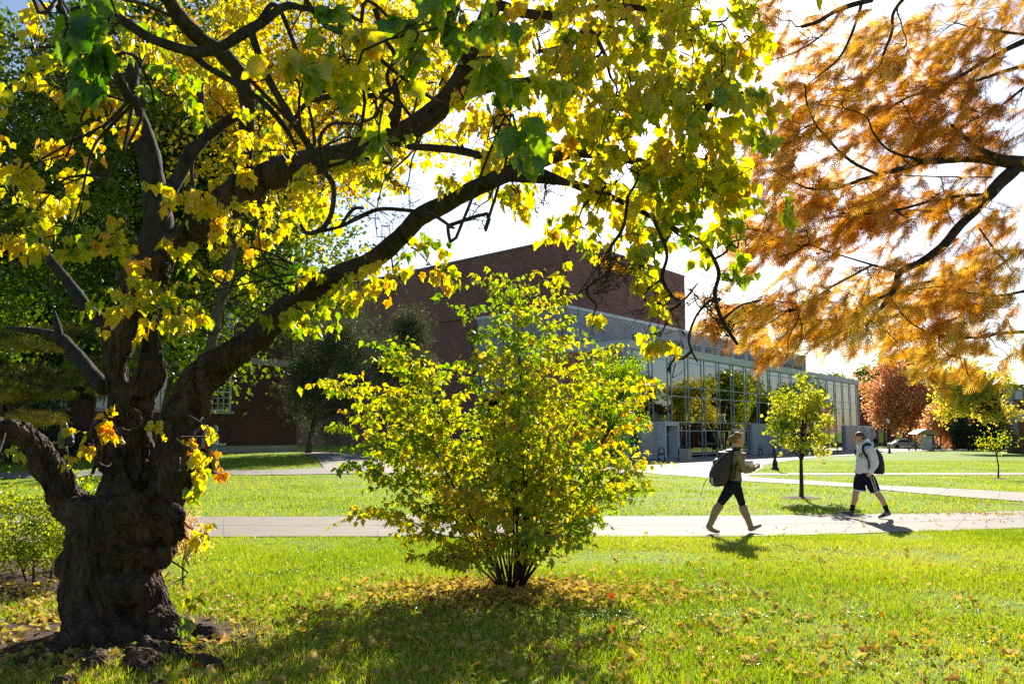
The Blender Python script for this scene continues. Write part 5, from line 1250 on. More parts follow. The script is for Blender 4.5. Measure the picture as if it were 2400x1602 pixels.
fence('iron_fence', 'black iron fence behind the shelter', G(2118, 1047), G(2225, 1047), 1.7, 60)
fence('iron_fence', 'black iron fence behind the low wall at right', G(2232, 1046.5), G(2366, 1047.5), 2.4, 70)
# parked cars glimpsed beyond the fence
M_CARW = simple('car_paint', (.45, .44, .42), .3, .05, 2); M_CARD = simple('dark_car_paint', (.05, .05, .06), .3, .05, 2); M_TYRE = simple('tyre', (.02, .02, .02), .8)
def car(u, Y_, mat, label):
    x = P(u, 1040, Y_).x; z = gz(x, Y_); o = empty('parked_car', (x, Y_, z), label, 'car', 'cars parked beyond the fence')
    prof = [(-2.2, .35), (-2.2, .8), (-1.9, .95), (-1.5, 1.0), (-1.0, 1.42), (.5, 1.45), (1.2, 1.0), (2.1, .85), (2.25, .6), (2.2, .35)]
    n_ = len(prof); vs = [(x + a, Y_ + s_ * .85, z + b) for s_ in (-1, 1) for a, b in prof]
    mb = MB(); mb.add(vs, [tuple(range(n_)), tuple(range(2 * n_ - 1, n_ - 1, -1))] + [((i + 1) % n_, i, i + n_, (i + 1) % n_ + n_) for i in range(n_)]); mb.build('body', mat, o)
    mb = MB(); mb.add([(x - 1.35, Y_ - .86, z + 1.0), (x + 1.05, Y_ - .86, z + 1.0), (x + .45, Y_ - .86, z + 1.36), (x - .95, Y_ - .86, z + 1.36)], [(0, 1, 2, 3)]); mb.build('window', M_DARK, o)
    for dx in (-1.4, 1.4):
        mb = MB(); mb.tube([(x + dx, Y_ - .9, z + .33), (x + dx, Y_ - .68, z + .33)], .33, 16); mb.build('wheel', M_TYRE, o)
car(2215, 132, M_CARW, 'pale car seen past the right post of the shelter'); car(2118, 134, M_CARW, 'pale car seen left of the shelter'); car(2262, 135, M_CARD, 'dark car right of the shelter beyond the fence')
# ------------------------------------------------------------------ people
M_SKIN = simple('skin', (.62, .33, .22), .5, .06, 20); M_SKIND = simple('brown_skin', (.20, .10, .06), .5, .06, 20)
M_HAIRB = simple('blond_brown_hair', (.36, .16, .045), .6, .35, 60, bump=.8, bscale=140); M_HAIRD = simple('dark_hair', (.03, .018, .013), .55, .3, 60); M_HAIRM = simple('short_brown_hair', (.10, .055, .03), .7, .3, 90, bump=.6, bscale=200)
def cloth(name, c, bs=18, st=.8, var=.12): return simple(name, c, .85, var, 25, bump=st, bscale=bs, spec=.15)
M_SWEAT = cloth('olive_sweater', (.33, .24, .14), 40); M_JEAN = cloth('dark_jeans', (.014, .018, .028)); M_HOOD = cloth('white_hoodie', (.84, .82, .83), 12, .9, .04)
M_SHORT = cloth('navy_shorts', (.012, .014, .03), 12); M_SOCK = cloth('black_sock', (.015, .015, .017)); M_SHOE = simple('grey_brown_shoe', (.10, .08, .07), .8, .2, 30); M_SOLE = simple('pale_sole', (.55, .50, .44), .7, .1, 20)
M_PACK = simple('black_nylon', (.014, .013, .015), .6, .3, 30, bump=.6, bscale=25)
def packmat():
    m, nt, out = nm('patterned_pack')
    tc = nt.nodes.new('ShaderNodeTexCoord')
    b = N(nt, 'ShaderNodeBsdfPrincipled', Roughness=.6)
    br = N(nt, 'ShaderNodeTexBrick', Scale=22.0); br.inputs['Mortar Size'].default_value = .035
    br.inputs['Color1'].default_value = (.018, .012, .012, 1); br.inputs['Color2'].default_value = (.028, .018, .017, 1); br.inputs['Mortar'].default_value = (.09, .05, .05, 1)
    mp = nt.nodes.new('ShaderNodeMapping'); mp.inputs['Rotation'].default_value = (1.2, .3, .2); L(nt, tc.outputs['Object'], mp.inputs[0]); L(nt, mp.outputs[0], br.inputs['Vector'])
    L(nt, br.outputs['Color'], b.inputs['Base Color'])
    bn = N(nt, 'ShaderNodeBump', Strength=.7, Distance=.02); L(nt, noise_f(nt, 20), bn.inputs['Height']); L(nt, bn.outputs[0], b.inputs['Normal'])
    L(nt, b.outputs[0], out.inputs[0]); return m
M_PACKW = packmat()
def bootmat():
    m, nt, out = nm('quilted_tan_leather')
    tc = nt.nodes.new('ShaderNodeTexCoord'); b = N(nt, 'ShaderNodeBsdfPrincipled', Roughness=.55)
    hs = []
    for a in (.8, -.8):
        mp = nt.nodes.new('ShaderNodeMapping'); mp.inputs['Rotation'].default_value = (0, a, 0); L(nt, tc.outputs['Object'], mp.inputs[0])
        wv = N(nt, 'ShaderNodeTexWave', Scale=14.0); wv.wave_profile = 'SIN'; L(nt, mp.outputs[0], wv.inputs[0]); hs.append(ramp(nt, wv.outputs['Fac'], [(0, (0, 0, 0)), (.25, (1, 1, 1))]))
    mul = N(nt, 'ShaderNodeMix', data_type='RGBA', blend_type='MULTIPLY'); mul.inputs['Factor'].default_value = 1; L(nt, hs[0], mul.inputs['A']); L(nt, hs[1], mul.inputs['B'])
    L(nt, ramp(nt, mul.outputs['Result'], [(0, (.24, .155, .085)), (1, (.46, .32, .19))]), b.inputs['Base Color'])
    bn = N(nt, 'ShaderNodeBump', Strength=.6, Distance=.01); L(nt, mul.outputs['Result'], bn.inputs['Height']); L(nt, bn.outputs[0], b.inputs['Normal'])
    L(nt, b.outputs[0], out.inputs[0]); return m
M_BOOT = bootmat()

def head_geo(mb, c, yaw, s=1.0, pitch=0):
    f_ = Vector((-math.sin(yaw), math.cos(yaw), pitch)).normalized(); sd = f_.cross(Vector((0, 0, 1))).normalized(); u = sd.cross(f_)
    q = lambda a, b, d: c + (sd * a + f_ * b + u * d) * s
    ro = (yaw, 'Z')
    mb.ball(q(0, -.012, .022), (.074 * s, .094 * s, .088 * s), 18, ro)
    mb.ball(q(0, .022, -.035), (.058 * s, .062 * s, .078 * s), 16, ro)
    mb.ball(q(0, .055, -.088), (.03 * s, .026 * s, .022 * s), 12, ro)            # chin
    mb.ball(q(0, .066, .014), (.052 * s, .018 * s, .012 * s), 12, ro)            # brow
    mb.tube([q(0, .078, .006), q(0, .094, -.018), q(0, .104, -.032), q(0, .084, -.042)], [.008 * s, .010 * s, .014 * s, .012 * s], 8)
    mb.ball(q(0, .078, -.058), (.024 * s, .011 * s, .006 * s), 10, ro); mb.ball(q(0, .076, -.070), (.02 * s, .011 * s, .007 * s), 10, ro)   # lips
    for e in (-1, 1):
        mb.ball(q(e * .074, -.012, -.008), (.009 * s, .018 * s, .03 * s), 10, ro)      # ear
        mb.ball(q(e * .036, .055, -.03), (.022 * s, .02 * s, .022 * s), 10, ro)        # cheek
    return q
def eyes(q, s, root):
    for e in (-1, 1):
        mb = MB(); mb.ball(q(e * .03, .075, -.003), .0115 * s, 10); mb.build('eye', M_HAIRD, root, True)
def hand_geo(mb, w, d, n, s=1.0, curl=.5, side=1):
    """palm with four separate curled fingers and a thumb. w wrist, d direction, n palm normal"""
    w, d, n = Vector(w), Vector(d).normalized(), Vector(n); n = (n - d * n.dot(d)).normalized(); t = d.cross(n) * side
    mb.tube([w - d * .02 * s, w + d * .03 * s, w + d * .075 * s], [.024 * s, .03 * s, .03 * s], 10)
    mb.ball(w + d * .06 * s + t * .012 * s, (.03 * s, .03 * s, .022 * s), 10)
    for i, ln in enumerate((.068, .078, .072, .056)):
        p = w + d * .082 * s + t * (.030 - .020 * i) * s; a = .15; pts = [p - d * .02 * s]; dd = d.copy()
        for k in range(3):
            a = curl * (.5 + .25 * k) + .06 * i; dd = (dd * math.cos(a) + n * math.sin(a)).normalized(); pts.append(pts[-1] + dd * ln * s * (.45, .33, .25)[k])
        mb.tube(pts, [.0095 * s, .009 * s, .008 * s, .0065 * s], 7)
    p = w + d * .03 * s + t * .026 * s
    mb.tube([p, p + (t * .75 + d * .6 + n * .3) * .035 * s, p + (t * .5 + d * .95 + n * .7) * .062 * s], [.012 * s, .010 * s, .008 * s], 7)
def shoe_geo(mb, heel, toe, s=1.0, up=(0, 0, 1)):
    heel, toe = Vector(heel), Vector(toe); d = toe - heel; up = Vector(up); sd = d.cross(up).normalized(); u = sd.cross(d).normalized()
    pr = [(0, .018, .034, .036), (.12, .034, .036, .04), (.35, .038, .036, .042), (.6, .024, .038, .030), (.82, .014, .040, .022), (1, .010, .022, .012)]
    mb.sides = 14
    mb.loft([(heel + d * t + u * (h * s), sd * (w_ * s), u * (v_ * s)) for t, h, w_, v_ in pr])
def sole_geo(mb, heel, toe, s=1.0, th=.012):
    heel, toe = Vector(heel), Vector(toe); d = toe - heel; sd = d.cross(Vector((0, 0, 1))).normalized(); u = sd.cross(d).normalized()
    vs = []; ring = [(0, .02), (.04, .032), (.3, .036), (.62, .041), (.85, .038), (.97, .024), (1.02, .008)]
    out = [(t, w_) for t, w_ in ring] + [(t, -w_) for t, w_ in reversed(ring)]
    for z in (-.016, -.016 + th * 1.6):
        for t, w_ in out: vs.append(heel + d * t + sd * w_ * s + u * z)
    k = len(out); mb.add(vs, [tuple(range(k)), tuple(range(2 * k - 1, k - 1, -1))] + [((i + 1) % k, i, i + k, (i + 1) % k + k) for i in range(k)])
def wrinkle(amp, sc_=11, seed=0):
    return lambda c: amp * (noise.noise(Vector((c.x * sc_ * .8, c.y * sc_ * .8, c.z * sc_ * 1.6)) + Vector((seed, 0, 0))) + .5 * noise.noise(c * sc_ * 2.3))

# ---- the woman with the big patterned backpack
YW = 14.77
def W(x, y, dy=0): return P(1620 + x / 6.03, 1000 + y / 6.03, YW + dy)
base = Vector((W(600, 1480).x, YW, gz(0, YW)))
PW = empty('person', tuple(base), 'person in olive sweater, dark jeans and tall tan boots walking right on the near walk', 'person')
X1, Y1, Z1 = Vector((1, 0, 0)), Vector((0, 1, 0)), Vector((0, 0, 1))
tilt = Vector((.97, .22, 0)); tside = Vector((-.22, .97, 0))
def tor(lst, g=0, dy=0, conv=W, a=tilt, b=tside): return [(conv(x, y, dy), a * (u + g), b * (v + g)) for x, y, u, v in lst]
torsoW = [(602, 298, .045, .05), (606, 322, .06, .10), (612, 345, .08, .165), (612, 400, .098, .175), (610, 470, .105, .165), (608, 600, .088, .14), (602, 700, .10, .155), (598, 790, .112, .165), (594, 850, .095, .14)]
armN = [(655, 352, -.155, .05), (690, 450, -.19, .046), (742, 596, -.19, .043), (800, 612, -.2, .040), (915, 580, -.2, .029)]
armF = [(630, 352, .17, .048), (690, 470, .2, .044), (722, 592, .2, .04), (790, 572, .12, .033), (838, 545, .06, .026)]
legN = [(575, 800, -.075, .105), (528, 900, -.08, .094), (462, 1000, -.085, .076), (402, 1088, -.09, .060), (350, 1180, -.09, .060), (305, 1290, -.09, .046), (268, 1372, -.09, .040)]
legF = [(612, 800, .07, .10), (660, 920, .08, .082), (700, 1030, .085, .063), (724, 1100, .09, .058), (752, 1190, .09, .058), (800, 1300, .09, .044), (832, 1385, .09, .038)]
def tb_(mb, lst, g=0, k=1.0, conv=W, n=4, sides=16):
    a = crom([tuple(conv(x, y, dy)) + (r,) for x, y, dy, r in lst], n); mb.tube(a[:, :3], [q * k + g for q in a[:, 3]], sides)
body = MB(); body.sides = 20
body.loft(tor(torsoW)); 
for l in (armN, armF, legN, legF): tb_(body, l, 0, .88)
tb_(body, [(640, 200, 0, .052), (622, 260, 0, .047), (605, 310, 0, .056), (606, 350, 0, .06)])
q = head_geo(body, W(684, 176), -1.12, 1.0, -.18)
hand_geo(body, W(915, 580, -.2), (.82, .1, .42), (-.2, .5, .6), .95, .75)
hand_geo(body, W(838, 545, .06), (.9, -.25, .05), (0, 0, 1), .95, .35, -1)
link('body', remesh(body, .0062, 3), M_SKIN, PW, True)
eyes(q, 1, PW)
sw = MB(); sw.sides = 24; sw.loft(tor(torsoW[1:7] + [(604, 755, .115, .17)], .014)); sw.sides = 12
tb_(sw, armN[:-1] + [(905, 582, -.2, .034)], .010); tb_(sw, armF[:-1] + [(828, 550, .07, .03)], .008)
link('sweater', remesh(sw, .009, 3, wrinkle(.006)), M_SWEAT, PW, True)
je = MB(); je.sides = 20; je.loft(tor([(602, 735, .10, .155), (598, 790, .112, .165), (594, 860, .10, .145)], .006)); tb_(je, legN[:4], .004); tb_(je, legF[:4], .004)
link('jeans', remesh(je, .009, 2, wrinkle(.004, 14)), M_JEAN, PW, True)
for nme, leg, ft, sgn in (('boot', legN, [(252, 1400, -.09, .044), (262, 1428, -.09, .042), (305, 1452, -.09, .037), (350, 1470, -.09, .029), (402, 1478, -.09, .018)], 1), ('boot', legF, [(838, 1405, .09, .043), (842, 1436, .09, .040), (885, 1424, .09, .036), (935, 1404, .09, .029), (990, 1386, .09, .018)], 1)):
    b = MB(); a = leg[3:]; a = [(a[0][0] + (8 if leg is legN else -2), a[0][1] + 6, a[0][2], a[0][3] + .002)] + list(a[1:])
    tb_(b, [(p[0], p[1], p[2], p[3] + .012) for p in a] + [(p[0], p[1], p[2], p[3] + .005) for p in ft], 0, 1, W, 5)
    b.ball(W(ft[0][0], ft[0][1] + 6, ft[0][2]), .047, 12)
    if leg is legN: b.tube([W(232, 1398, -.09), W(222, 1425, -.09)], [.03, .022], 10)
    else: b.tube([W(824, 1432, .09), W(838, 1462, .09)], [.034, .03], 12)
    link('boot', remesh(b, .007, 2, wrinkle(.0035, 25)), M_BOOT, PW, True)
hr = MB(); hr.ball(W(655, 138), (.082, .086, .086), 18); hr.ball(W(632, 190), (.058, .066, .07), 16); hr.ball(W(566, 172, .0), (.06, .055, .06), 14); hr.ball(W(610, 190, 0), (.05, .05, .05), 12); hr.ball(W(618, 150), (.06, .06, .055), 12)
hm = remesh(hr, .007, 1, lambda c: .012 * noise.noise(Vector((c.x * 24, c.y * 24, c.z * 24))) + .008 * noise.noise(c * 70))
link('hair', hm, M_HAIRB, PW, True)
# backpack
BPW = empty('backpack', tuple(W(430, 600)), 'large dark patterned backpack on the back of the person in tall boots', 'backpack')
bp = MB(); bp.sides = 20
bp.loft([(W(x, y, -.05), Vector((u, .1 * u, u * .22)), Vector((-.04, v, 0))) for x, y, u, v in [(535, 318, .05, .07), (500, 345, .10, .125), (468, 420, .135, .15), (440, 530, .165, .165), (415, 640, .182, .17), (405, 740, .17, .165), (400, 800, .12, .14), (408, 832, .06, .09)]])
bp.ball(W(320, 735, -.05), (.075, .12, .10), 16); bp.ball(W(380, 520, -.08), (.09, .13, .10), 14); bp.ball(W(440, 400, -.06), (.09, .12, .07), 14)
link('bag', remesh(bp, .01, 3, wrinkle(.010, 13, 4)), M_PACKW, BPW, True)
mb = MB()
mb.tube([W(590, 322, -.12), W(625, 303, -.12), W(662, 318, -.13), W(690, 352, -.14)], [.03, .03, .028, .02], 10)
mb.tube([W(560, 690, -.20), W(598, 740, -.18)], .012, 8)
mb.build('shoulder_strap', M_PACK, BPW, True)
mb = MB(); mb.tube([W(648, 500, -.20), W(625, 600, -.19), W(600, 745, -.175)], [.013, .013, .012], 8); mb.tube([W(650, 500, -.22), W(600, 570, -.2), W(560, 620, -.16)], .010, 8); mb.tube([W(690, 600, -.21), W(715, 645, -.2)], .008, 6); mb.build('side_strap', M_PACK, BPW, True)
mb = MB()
for dz in (0, 1):
    mb.tube([W(500 - dz * 50, 345 + dz * 30, -.185), W(430 - dz * 40, 410 + dz * 50, -.20), W(360 - dz * 30, 470 + dz * 60, -.19), W(310, 560 + dz * 10, -.17)], .0045, 5)
mb.build('piping', simple('grey_cord', (.25, .27, .3), .5), BPW)
mb = MB(); mb.tube([W(248, 708, -.06), W(205, 760, -.06), W(170, 840, -.06), W(142, 940, -.06)], [.006, .008, .006, .006], 6); mb.build('dangling_strap', M_STONE, BPW, True)
mb = MB(); mb.tube([W(142, 935, -.06), W(134, 968, -.06)], [.010, .010], 8); mb.build('red_tag', simple('red_plastic', (.6, .10, .06), .5), BPW)
mb = MB(); p0 = W(296, 760, -.165); mb.box(tuple(p0), (.008, .03, .05)); mb.build('white_patch', M_FASC, BPW)
# what is carried
TB = empty('takeout_box', tuple(W(790, 520, .05)), 'white takeout box carried in front of the person in tall boots', 'box')
mb = MB(); c = W(792, 512, .05); mb.hexa([c + Vector((sx_ * .075, sy_ * .075, -.035)) for sx_, sy_ in ((-1, -1), (1, -1), (1, 1), (-1, 1))], [c + Vector((sx_ * .09, sy_ * .09, .012)) for sx_, sy_ in ((-1, -1), (1, -1), (1, 1), (-1, 1))]); M_FOAM = simple('white_foam', (.80, .76, .72), .6, .03); mb.build('tray', M_FOAM, TB)
mb = MB(); mb.hexa([c + Vector((sx_ * .09, sy_ * .09, .016)) for sx_, sy_ in ((-1, -1), (1, -1), (1, 1), (-1, 1))], [c + Vector((sx_ * .07, sy_ * .07, .05)) for sx_, sy_ in ((-1, -1), (1, -1), (1, 1), (-1, 1))]); mb.build('lid', M_FOAM, TB)
CU = empty('drink_cup', tuple(W(742, 462, .05)), 'iced drink cup with lid and straw standing on the white takeout box', 'cup')
b0 = W(738, 472, .05); t0 = W(740, 375, .05)
mb = MB(); mb.tube([b0, t0], [.030, .040], 16); mb.build('cup', simple('brown_drink', (.25, .10, .06), .25), CU, True)
mb = MB(); mb.tube([t0, t0 + Vector((0, 0, .012))], [.044, .043], 16); mb.build('lid', M_FOAM, CU)
mb = MB(); mb.tube([t0 + Vector((-.01, 0, .0)), t0 + Vector((-.032, 0, .085))], .005, 8); mb.build('straw', M_FOAM, CU)

# ---- the man in the white hooded top
YM = 17.49
def Mn(x, y, dy=0): return P(1950 + x / 6.82, 1000 + y / 6.82, YM + dy)
base = Vector((Mn(540, 1450).x, YM, gz(0, YM)))
PM = empty('person', tuple(base), 'person with short hair in white hooded top and navy shorts walking left', 'person')
ta = Vector((-.96, -.28, 0)); tb2 = Vector((-.28, .96, 0))
torM = [(500, 252, .055, .055), (525, 300, .08, .13), (545, 335, .11, .205), (548, 420, .125, .205), (535, 520, .125, .19), (520, 640, .12, .175), (515, 760, .125, .18), (510, 850, .11, .16)]
aN = [(600, 348, -.19, .062), (655, 450, -.24, .056), (690, 560, -.25, .050), (665, 640, -.25, .045), (612, 725, -.22, .036)]
aF = [(495, 348, .20, .060), (460, 460, .24, .055), (440, 570, .24, .050), (410, 650, .2, .044), (388, 705, .15, .036)]
lF = [(455, 800, .08, .105), (425, 900, .085, .094), (396, 1000, .09, .075), (375, 1070, .09, .062), (372, 1140, .09, .063), (340, 1245, .09, .045), (312, 1345, .09, .038)]
lN = [(575, 800, -.08, .105), (640, 900, -.085, .092), (700, 1010, -.09, .072), (745, 1085, -.09, .060), (795, 1150, -.09, .060), (845, 1250, -.09, .045), (884, 1350, -.09, .037)]
cv = dict(conv=Mn)
body = MB(); body.sides = 20; body.loft(tor(torM, -.01, 0, Mn, ta, tb2))
for l in (aN, aF): tb_(body, l, 0, .85, **cv)
for l in (lN, lF): tb_(body, l, 0, .96, **cv)
tb_(body, [(455, 190, 0, .06), (478, 240, 0, .062), (500, 290, 0, .066), (520, 320, 0, .07)], **cv)
q = head_geo(body, Mn(436, 168), 1.38, 1.06, .02)
hand_geo(body, Mn(612, 725, -.22), (-.45, .3, -.8), (.3, .8, 0), 1.0, .4)
hand_geo(body, Mn(388, 705, .15), (-.1, -.4, -.8), (.3, -.8, 0), 1.0, .4, -1)
for h_, t_ in ((Mn(318, 1412, .09), Mn(135, 1362, .09)), (Mn(925, 1388, -.09), Mn(755, 1440, -.09))): body.tube([h_, h_ + (t_ - h_) * .9], [.03, .022], 8)
link('body', remesh(body, .0064, 3), M_SKIN, PM, True); eyes(q, 1.06, PM)
ho = MB(); ho.sides = 26
ho.loft(tor([(508, 285, .085, .10), (525, 315, .11, .165), (545, 350, .145, .225), (548, 430, .158, .23), (535, 540, .16, .215), (522, 650, .155, .2), (515, 735, .145, .19), (515, 752, .13, .18)], 0, 0, Mn, ta, tb2))
tb_(ho, [(q_[0], q_[1], q_[2], q_[3] + .020) for q_ in aN[:-1]] + [(604, 748, -.215, .040)], 0, 1, **cv); tb_(ho, [(q_[0], q_[1], q_[2], q_[3] + .016) for q_ in aF[:-1]] + [(388, 712, .14, .04)], 0, 1, **cv)
for (x, y, r) in ((575, 262, .055), (600, 285, .06), (560, 290, .06)): ho.ball(Mn(x, y, 0), (r, .12, r), 14)
link('hooded_top', remesh(ho, .0095, 3, wrinkle(.013, 9, 2)), M_HOOD, PM, True)
hoo = MB(); hoo.tube([Mn(x, y, dy) for x, y, dy in ((395, 300, -.02), (430, 290, -.09), (500, 262, -.11), (560, 235, -.07), (580, 225, 0), (560, 240, .07), (500, 262, .11), (440, 290, .08), (395, 300, -.02))], [.022, .026, .03, .035, .036, .035, .03, .026, .022], 10)
link('hood', remesh(hoo, .008, 2, wrinkle(.006, 20)), M_HOOD, PM, True)
mb = MB(); mb.tube([Mn(418, 330, -.12), Mn(424, 400, -.155), Mn(428, 440, -.16)], .005, 6); mb.tube([Mn(398, 330, .0), Mn(400, 420, .0)], .005, 6); mb.build('drawstring', M_FASC, PM)
# chest emblem: dark lettering like shape on the front
mb = MB(); M_EMB = simple('emblem_ink', (.05, .045, .05), .8)
for (x, y, r) in ((412, 412, .020), (402, 432, .022), (418, 440, .022), (400, 462, .020), (420, 470, .016), (428, 420, .016), (408, 488, .012)):
    p = Mn(x, y, 0); d_ = ta * .153 + tb2 * -.075 * ((x - 385) / 25); mb.ball(Vector((Mn(x, y).x, YM - .10 - .0035 * (x - 395), p.z)), (r * .7, .012, r), 8)
mb.build('emblem', M_EMB, PM, True)
sh = MB(); sh.sides = 22
sh.loft(tor([(515, 725, .125, .175), (512, 770, .14, .185), (510, 850, .14, .18)], .006, 0, Mn, ta, tb2))
sF = [(462, 800, .085, .118), (440, 900, .09, .124), (438, 1015, .09, .122)]; sN = [(575, 800, -.085, .118), (632, 900, -.09, .118), (690, 1032, -.09, .100)]
tb_(sh, sF, **cv); tb_(sh, sN, **cv)
link('shorts', remesh(sh, .009, 3, wrinkle(.008, 10)), M_SHORT, PM, True)
for l_, (e0, e1), r_ in ((sF, ((439, 1005), (438, 1028)), .126), (sN, ((684, 1020), (692, 1042)), .105)):
    mb = MB(); dy = l_[0][2]; mb.tube([Mn(e0[0], e0[1], dy), Mn(e1[0], e1[1], dy)], [r_, r_ + .002], 24); mb.build('white_hem', M_HOOD, PM, True)
mb = MB()
for dx in (0, 42): mb.tube([Mn(612 + dx, 790, -.20 if dx == 0 else -.195), Mn(640 + dx * .9, 880, -.212), Mn(668 + dx * .8, 960, -.207), Mn(690 + dx * .7, 1025, -.195)], [.007] * 4, 6)
mb.build('white_stripe', M_HOOD, PM)
for l in (lF, lN):
    mb = MB(); tb_(mb, [l[-2], l[-1]], .006, 1, Mn, 3, 14); e = l[-1]; mb.build('sock', M_SOCK, PM, True)
for (h_, t_, an) in ((Mn(318, 1428, .09), Mn(112, 1362, .09), (312, 1345, .09)), (Mn(935, 1392, -.09), Mn(742, 1446, -.09), (884, 1350, -.09))):
    mb = MB(); shoe_geo(mb, h_, t_, 1.12); mb.tube([Mn(an[0], an[1], an[2]), Mn(an[0] + 6, an[1] + 50, an[2])], [.047, .045], 12)
    so_ = link('shoe', remesh(mb, .006, 2), M_SHOE, PM, True)
    mb = MB(); sole_geo(mb, h_, t_, 1.1); mb.build('sole', M_SOLE, so_)
mb = MB(); mb.tube([Mn(852, 1378, -.142), Mn(866, 1398, -.146), Mn(882, 1392, -.146), Mn(912, 1368, -.143)], [.006, .009, .006, .002], 6); mb.build('pale_mark', M_FASC, PM)
hr = MB(); hr.ball(Mn(447, 138), (.098, .084, .078), 18); hr.ball(Mn(470, 165), (.078, .082, .075), 16)
link('hair', remesh(hr, .006, 1, lambda c: .003 * noise.noise(c * 90)), M_HAIRM, PM, True)
BPM = empty('backpack', tuple(Mn(720, 560)), 'black backpack worn by the person in the white hooded top', 'backpack')
bp = MB(); bp.sides = 20; bp.loft([(Mn(x, y, .02), Vector((u, .06, 0)), Vector((-.05, v, 0))) for x, y, u, v in [(640, 345, .04, .09), (672, 390, .085, .14), (706, 480, .105, .165), (724, 580, .105, .17), (736, 690, .09, .165), (738, 735, .075, .15), (738, 752, .04, .12)]])
link('bag', remesh(bp, .01, 3, wrinkle(.008, 12, 9)), M_PACK, BPM, True)
mb = MB()
pp = crom([tuple(Mn(x, y, dy)) for x, y, dy in ((625, 292, -.10), (570, 272, -.13), (520, 285, -.17), (492, 335, -.20), (505, 400, -.222), (545, 460, -.238), (578, 530, -.245), (590, 600, -.243), (590, 680, -.225))], 4)
for i in range(len(pp) - 1):
    a_, b_ = Vector(pp[i]), Vector(pp[i + 1]); d = (b_ - a_).normalized(); sd_ = d.cross(Vector((0, 1, 0))).normalized() * (.026 if i < 22 else .015); dd = Vector((0, -.012, 0))
    mb.hexa([a_ - sd_, a_ + sd_, a_ + sd_ + dd, a_ - sd_ + dd], [b_ - sd_, b_ + sd_, b_ + sd_ + dd, b_ - sd_ + dd])
mb.build('shoulder_strap', M_PACK, BPM, True)
mb = MB(); mb.tube([Mn(385, 350, .16), Mn(376, 400, .17), Mn(380, 450, .17)], .02, 8); mb.build('far_strap', M_PACK, BPM, True)

# ---- smaller figures farther off
def figure(label, u, vfoot, vtop, head, cols, skin=M_SKIN, hair=M_HAIRD, stride=.20, hood=None, Yf=None, scarf=None, arms=.3, hairlen=0, lean=0, holding=None):
    g_ = G(u, vfoot); Y_ = Yf or g_.y; g_ = Vector((P(u, vfoot, Y_).x, Y_, gz(P(u, vfoot, Y_).x, Y_)))
    H = P(u, vtop, Y_).z - g_.z
    o = empty('person', tuple(g_), label, 'person')
    f_ = Vector((head[0], head[1], 0)).normalized(); sd = Vector((-f_.y, f_.x, 0)); k = H / 1.75
    q = lambda a, b, z: g_ + f_ * (a * k) + sd * (b * k) + Z1 * (z * k)
    tr = [(q(lean, 0, 1.48), .05, .06), (q(lean, 0, 1.42), .09, .19), (q(.8 * lean, 0, 1.28), .12, .19), (q(.4 * lean, 0, 1.08), .10, .15), (q(0, 0, .92), .11, .17), (q(0, 0, .82), .09, .14)]
    def rings(g, i0=0, i1=99): return [(c, f_ * (a + g) * k, sd * (b + g) * k) for c, a, b in tr[i0:i1]]
    A = [[(q(lean, s_ * .19, 1.40), .052), (q(lean - .02 * s_, s_ * .24, 1.12), .045), (q(arms * .8, s_ * .2, 1.08), .034), (q(arms * .8 + .06, s_ * .18, 1.10), .03)] for s_ in (-1, 1)]
    Lg = [[(q(0, s_ * .09, .88), .095), (q(s_ * stride * .55, s_ * .09, .50), .062), (q(s_ * stride * 1.3 - (.06 if s_ < 0 else 0), s_ * .09, .10 + (.05 if s_ < 0 else 0)), .042)] for s_ in (-1, 1)]
    vox = .012 * k
    b = MB(); b.sides = 16; b.loft(rings(0))
    for l in A + Lg: b.tube([p for p, r in l], [r * k * .85 for p, r in l], 10)
    for a in A: hand_geo(b, a[-1][0], f_, Z1, k * .9, .6)
    b.tube([q(lean, 0, 1.42), q(lean + .01, 0, 1.60)], .05 * k, 10)
    yaw = math.atan2(-f_.x, f_.y); hq = head_geo(b, q(lean + .02, 0, 1.63), yaw, k)
    link('body', remesh(b, .009 * k, 2), skin, o, True)
    t = MB(); t.sides = 16; t.loft(rings(.014, 0, 5))
    for l in A: t.tube([p for p, r in l[:3]], [(r + .012) * k for p, r in l[:3]], 10)
    link('jacket', remesh(t, vox, 2, wrinkle(.008)), cols[0], o, True)
    t = MB(); t.sides = 16; t.loft(rings(.008, 3, 6))
    for l in Lg: t.tube([p for p, r in l], [(r + .012) * k for p, r in l], 10)
    link('trousers', remesh(t, vox, 2, wrinkle(.008)), cols[1], o, True)
    for l in Lg:
        e = l[-1][0]; t = MB(); shoe_geo(t, e + f_ * -.05 * k + Z1 * (-.085 * k), e + f_ * .2 * k + Z1 * (-.085 * k), k); t.build('shoe', cols[2], o, True)
    h = MB(); h.ball(hq(0, -.025, .045), (.085 * k, .095 * k, .085 * k), 14, (yaw, 'Z'))
    if hairlen: h.tube([hq(0, -.06, .03), hq(0, -.11, -.1), hq(0, -.12, -.1 - hairlen)], [.07 * k, .065 * k, .03 * k], 10)
    link('hair', remesh(h, .01 * k, 1, wrinkle(.005, 30)), hair, o, True)
    if hood: 
        h = MB(); h.ball(hq(0, -.02, .02), (.10 * k, .115 * k, .125 * k), 14, (yaw, 'Z')); h.tube([hq(0, -.05, -.08), q(lean, 0, 1.42)], [.08 * k, .10 * k], 10)
        link('hood', remesh(h, .01 * k, 2, wrinkle(.005, 20)), hood, o, True)
    if scarf:
        h = MB(); h.ball(q(lean + .02, 0, 1.47), (.10 * k, .10 * k, .055 * k), 12); h.ball(q(lean + .10, 0, 1.40), (.06 * k, .06 * k, .08 * k), 12); link('scarf', remesh(h, .01 * k, 2, wrinkle(.01, 25)), scarf, o, True)
    return o, q, k
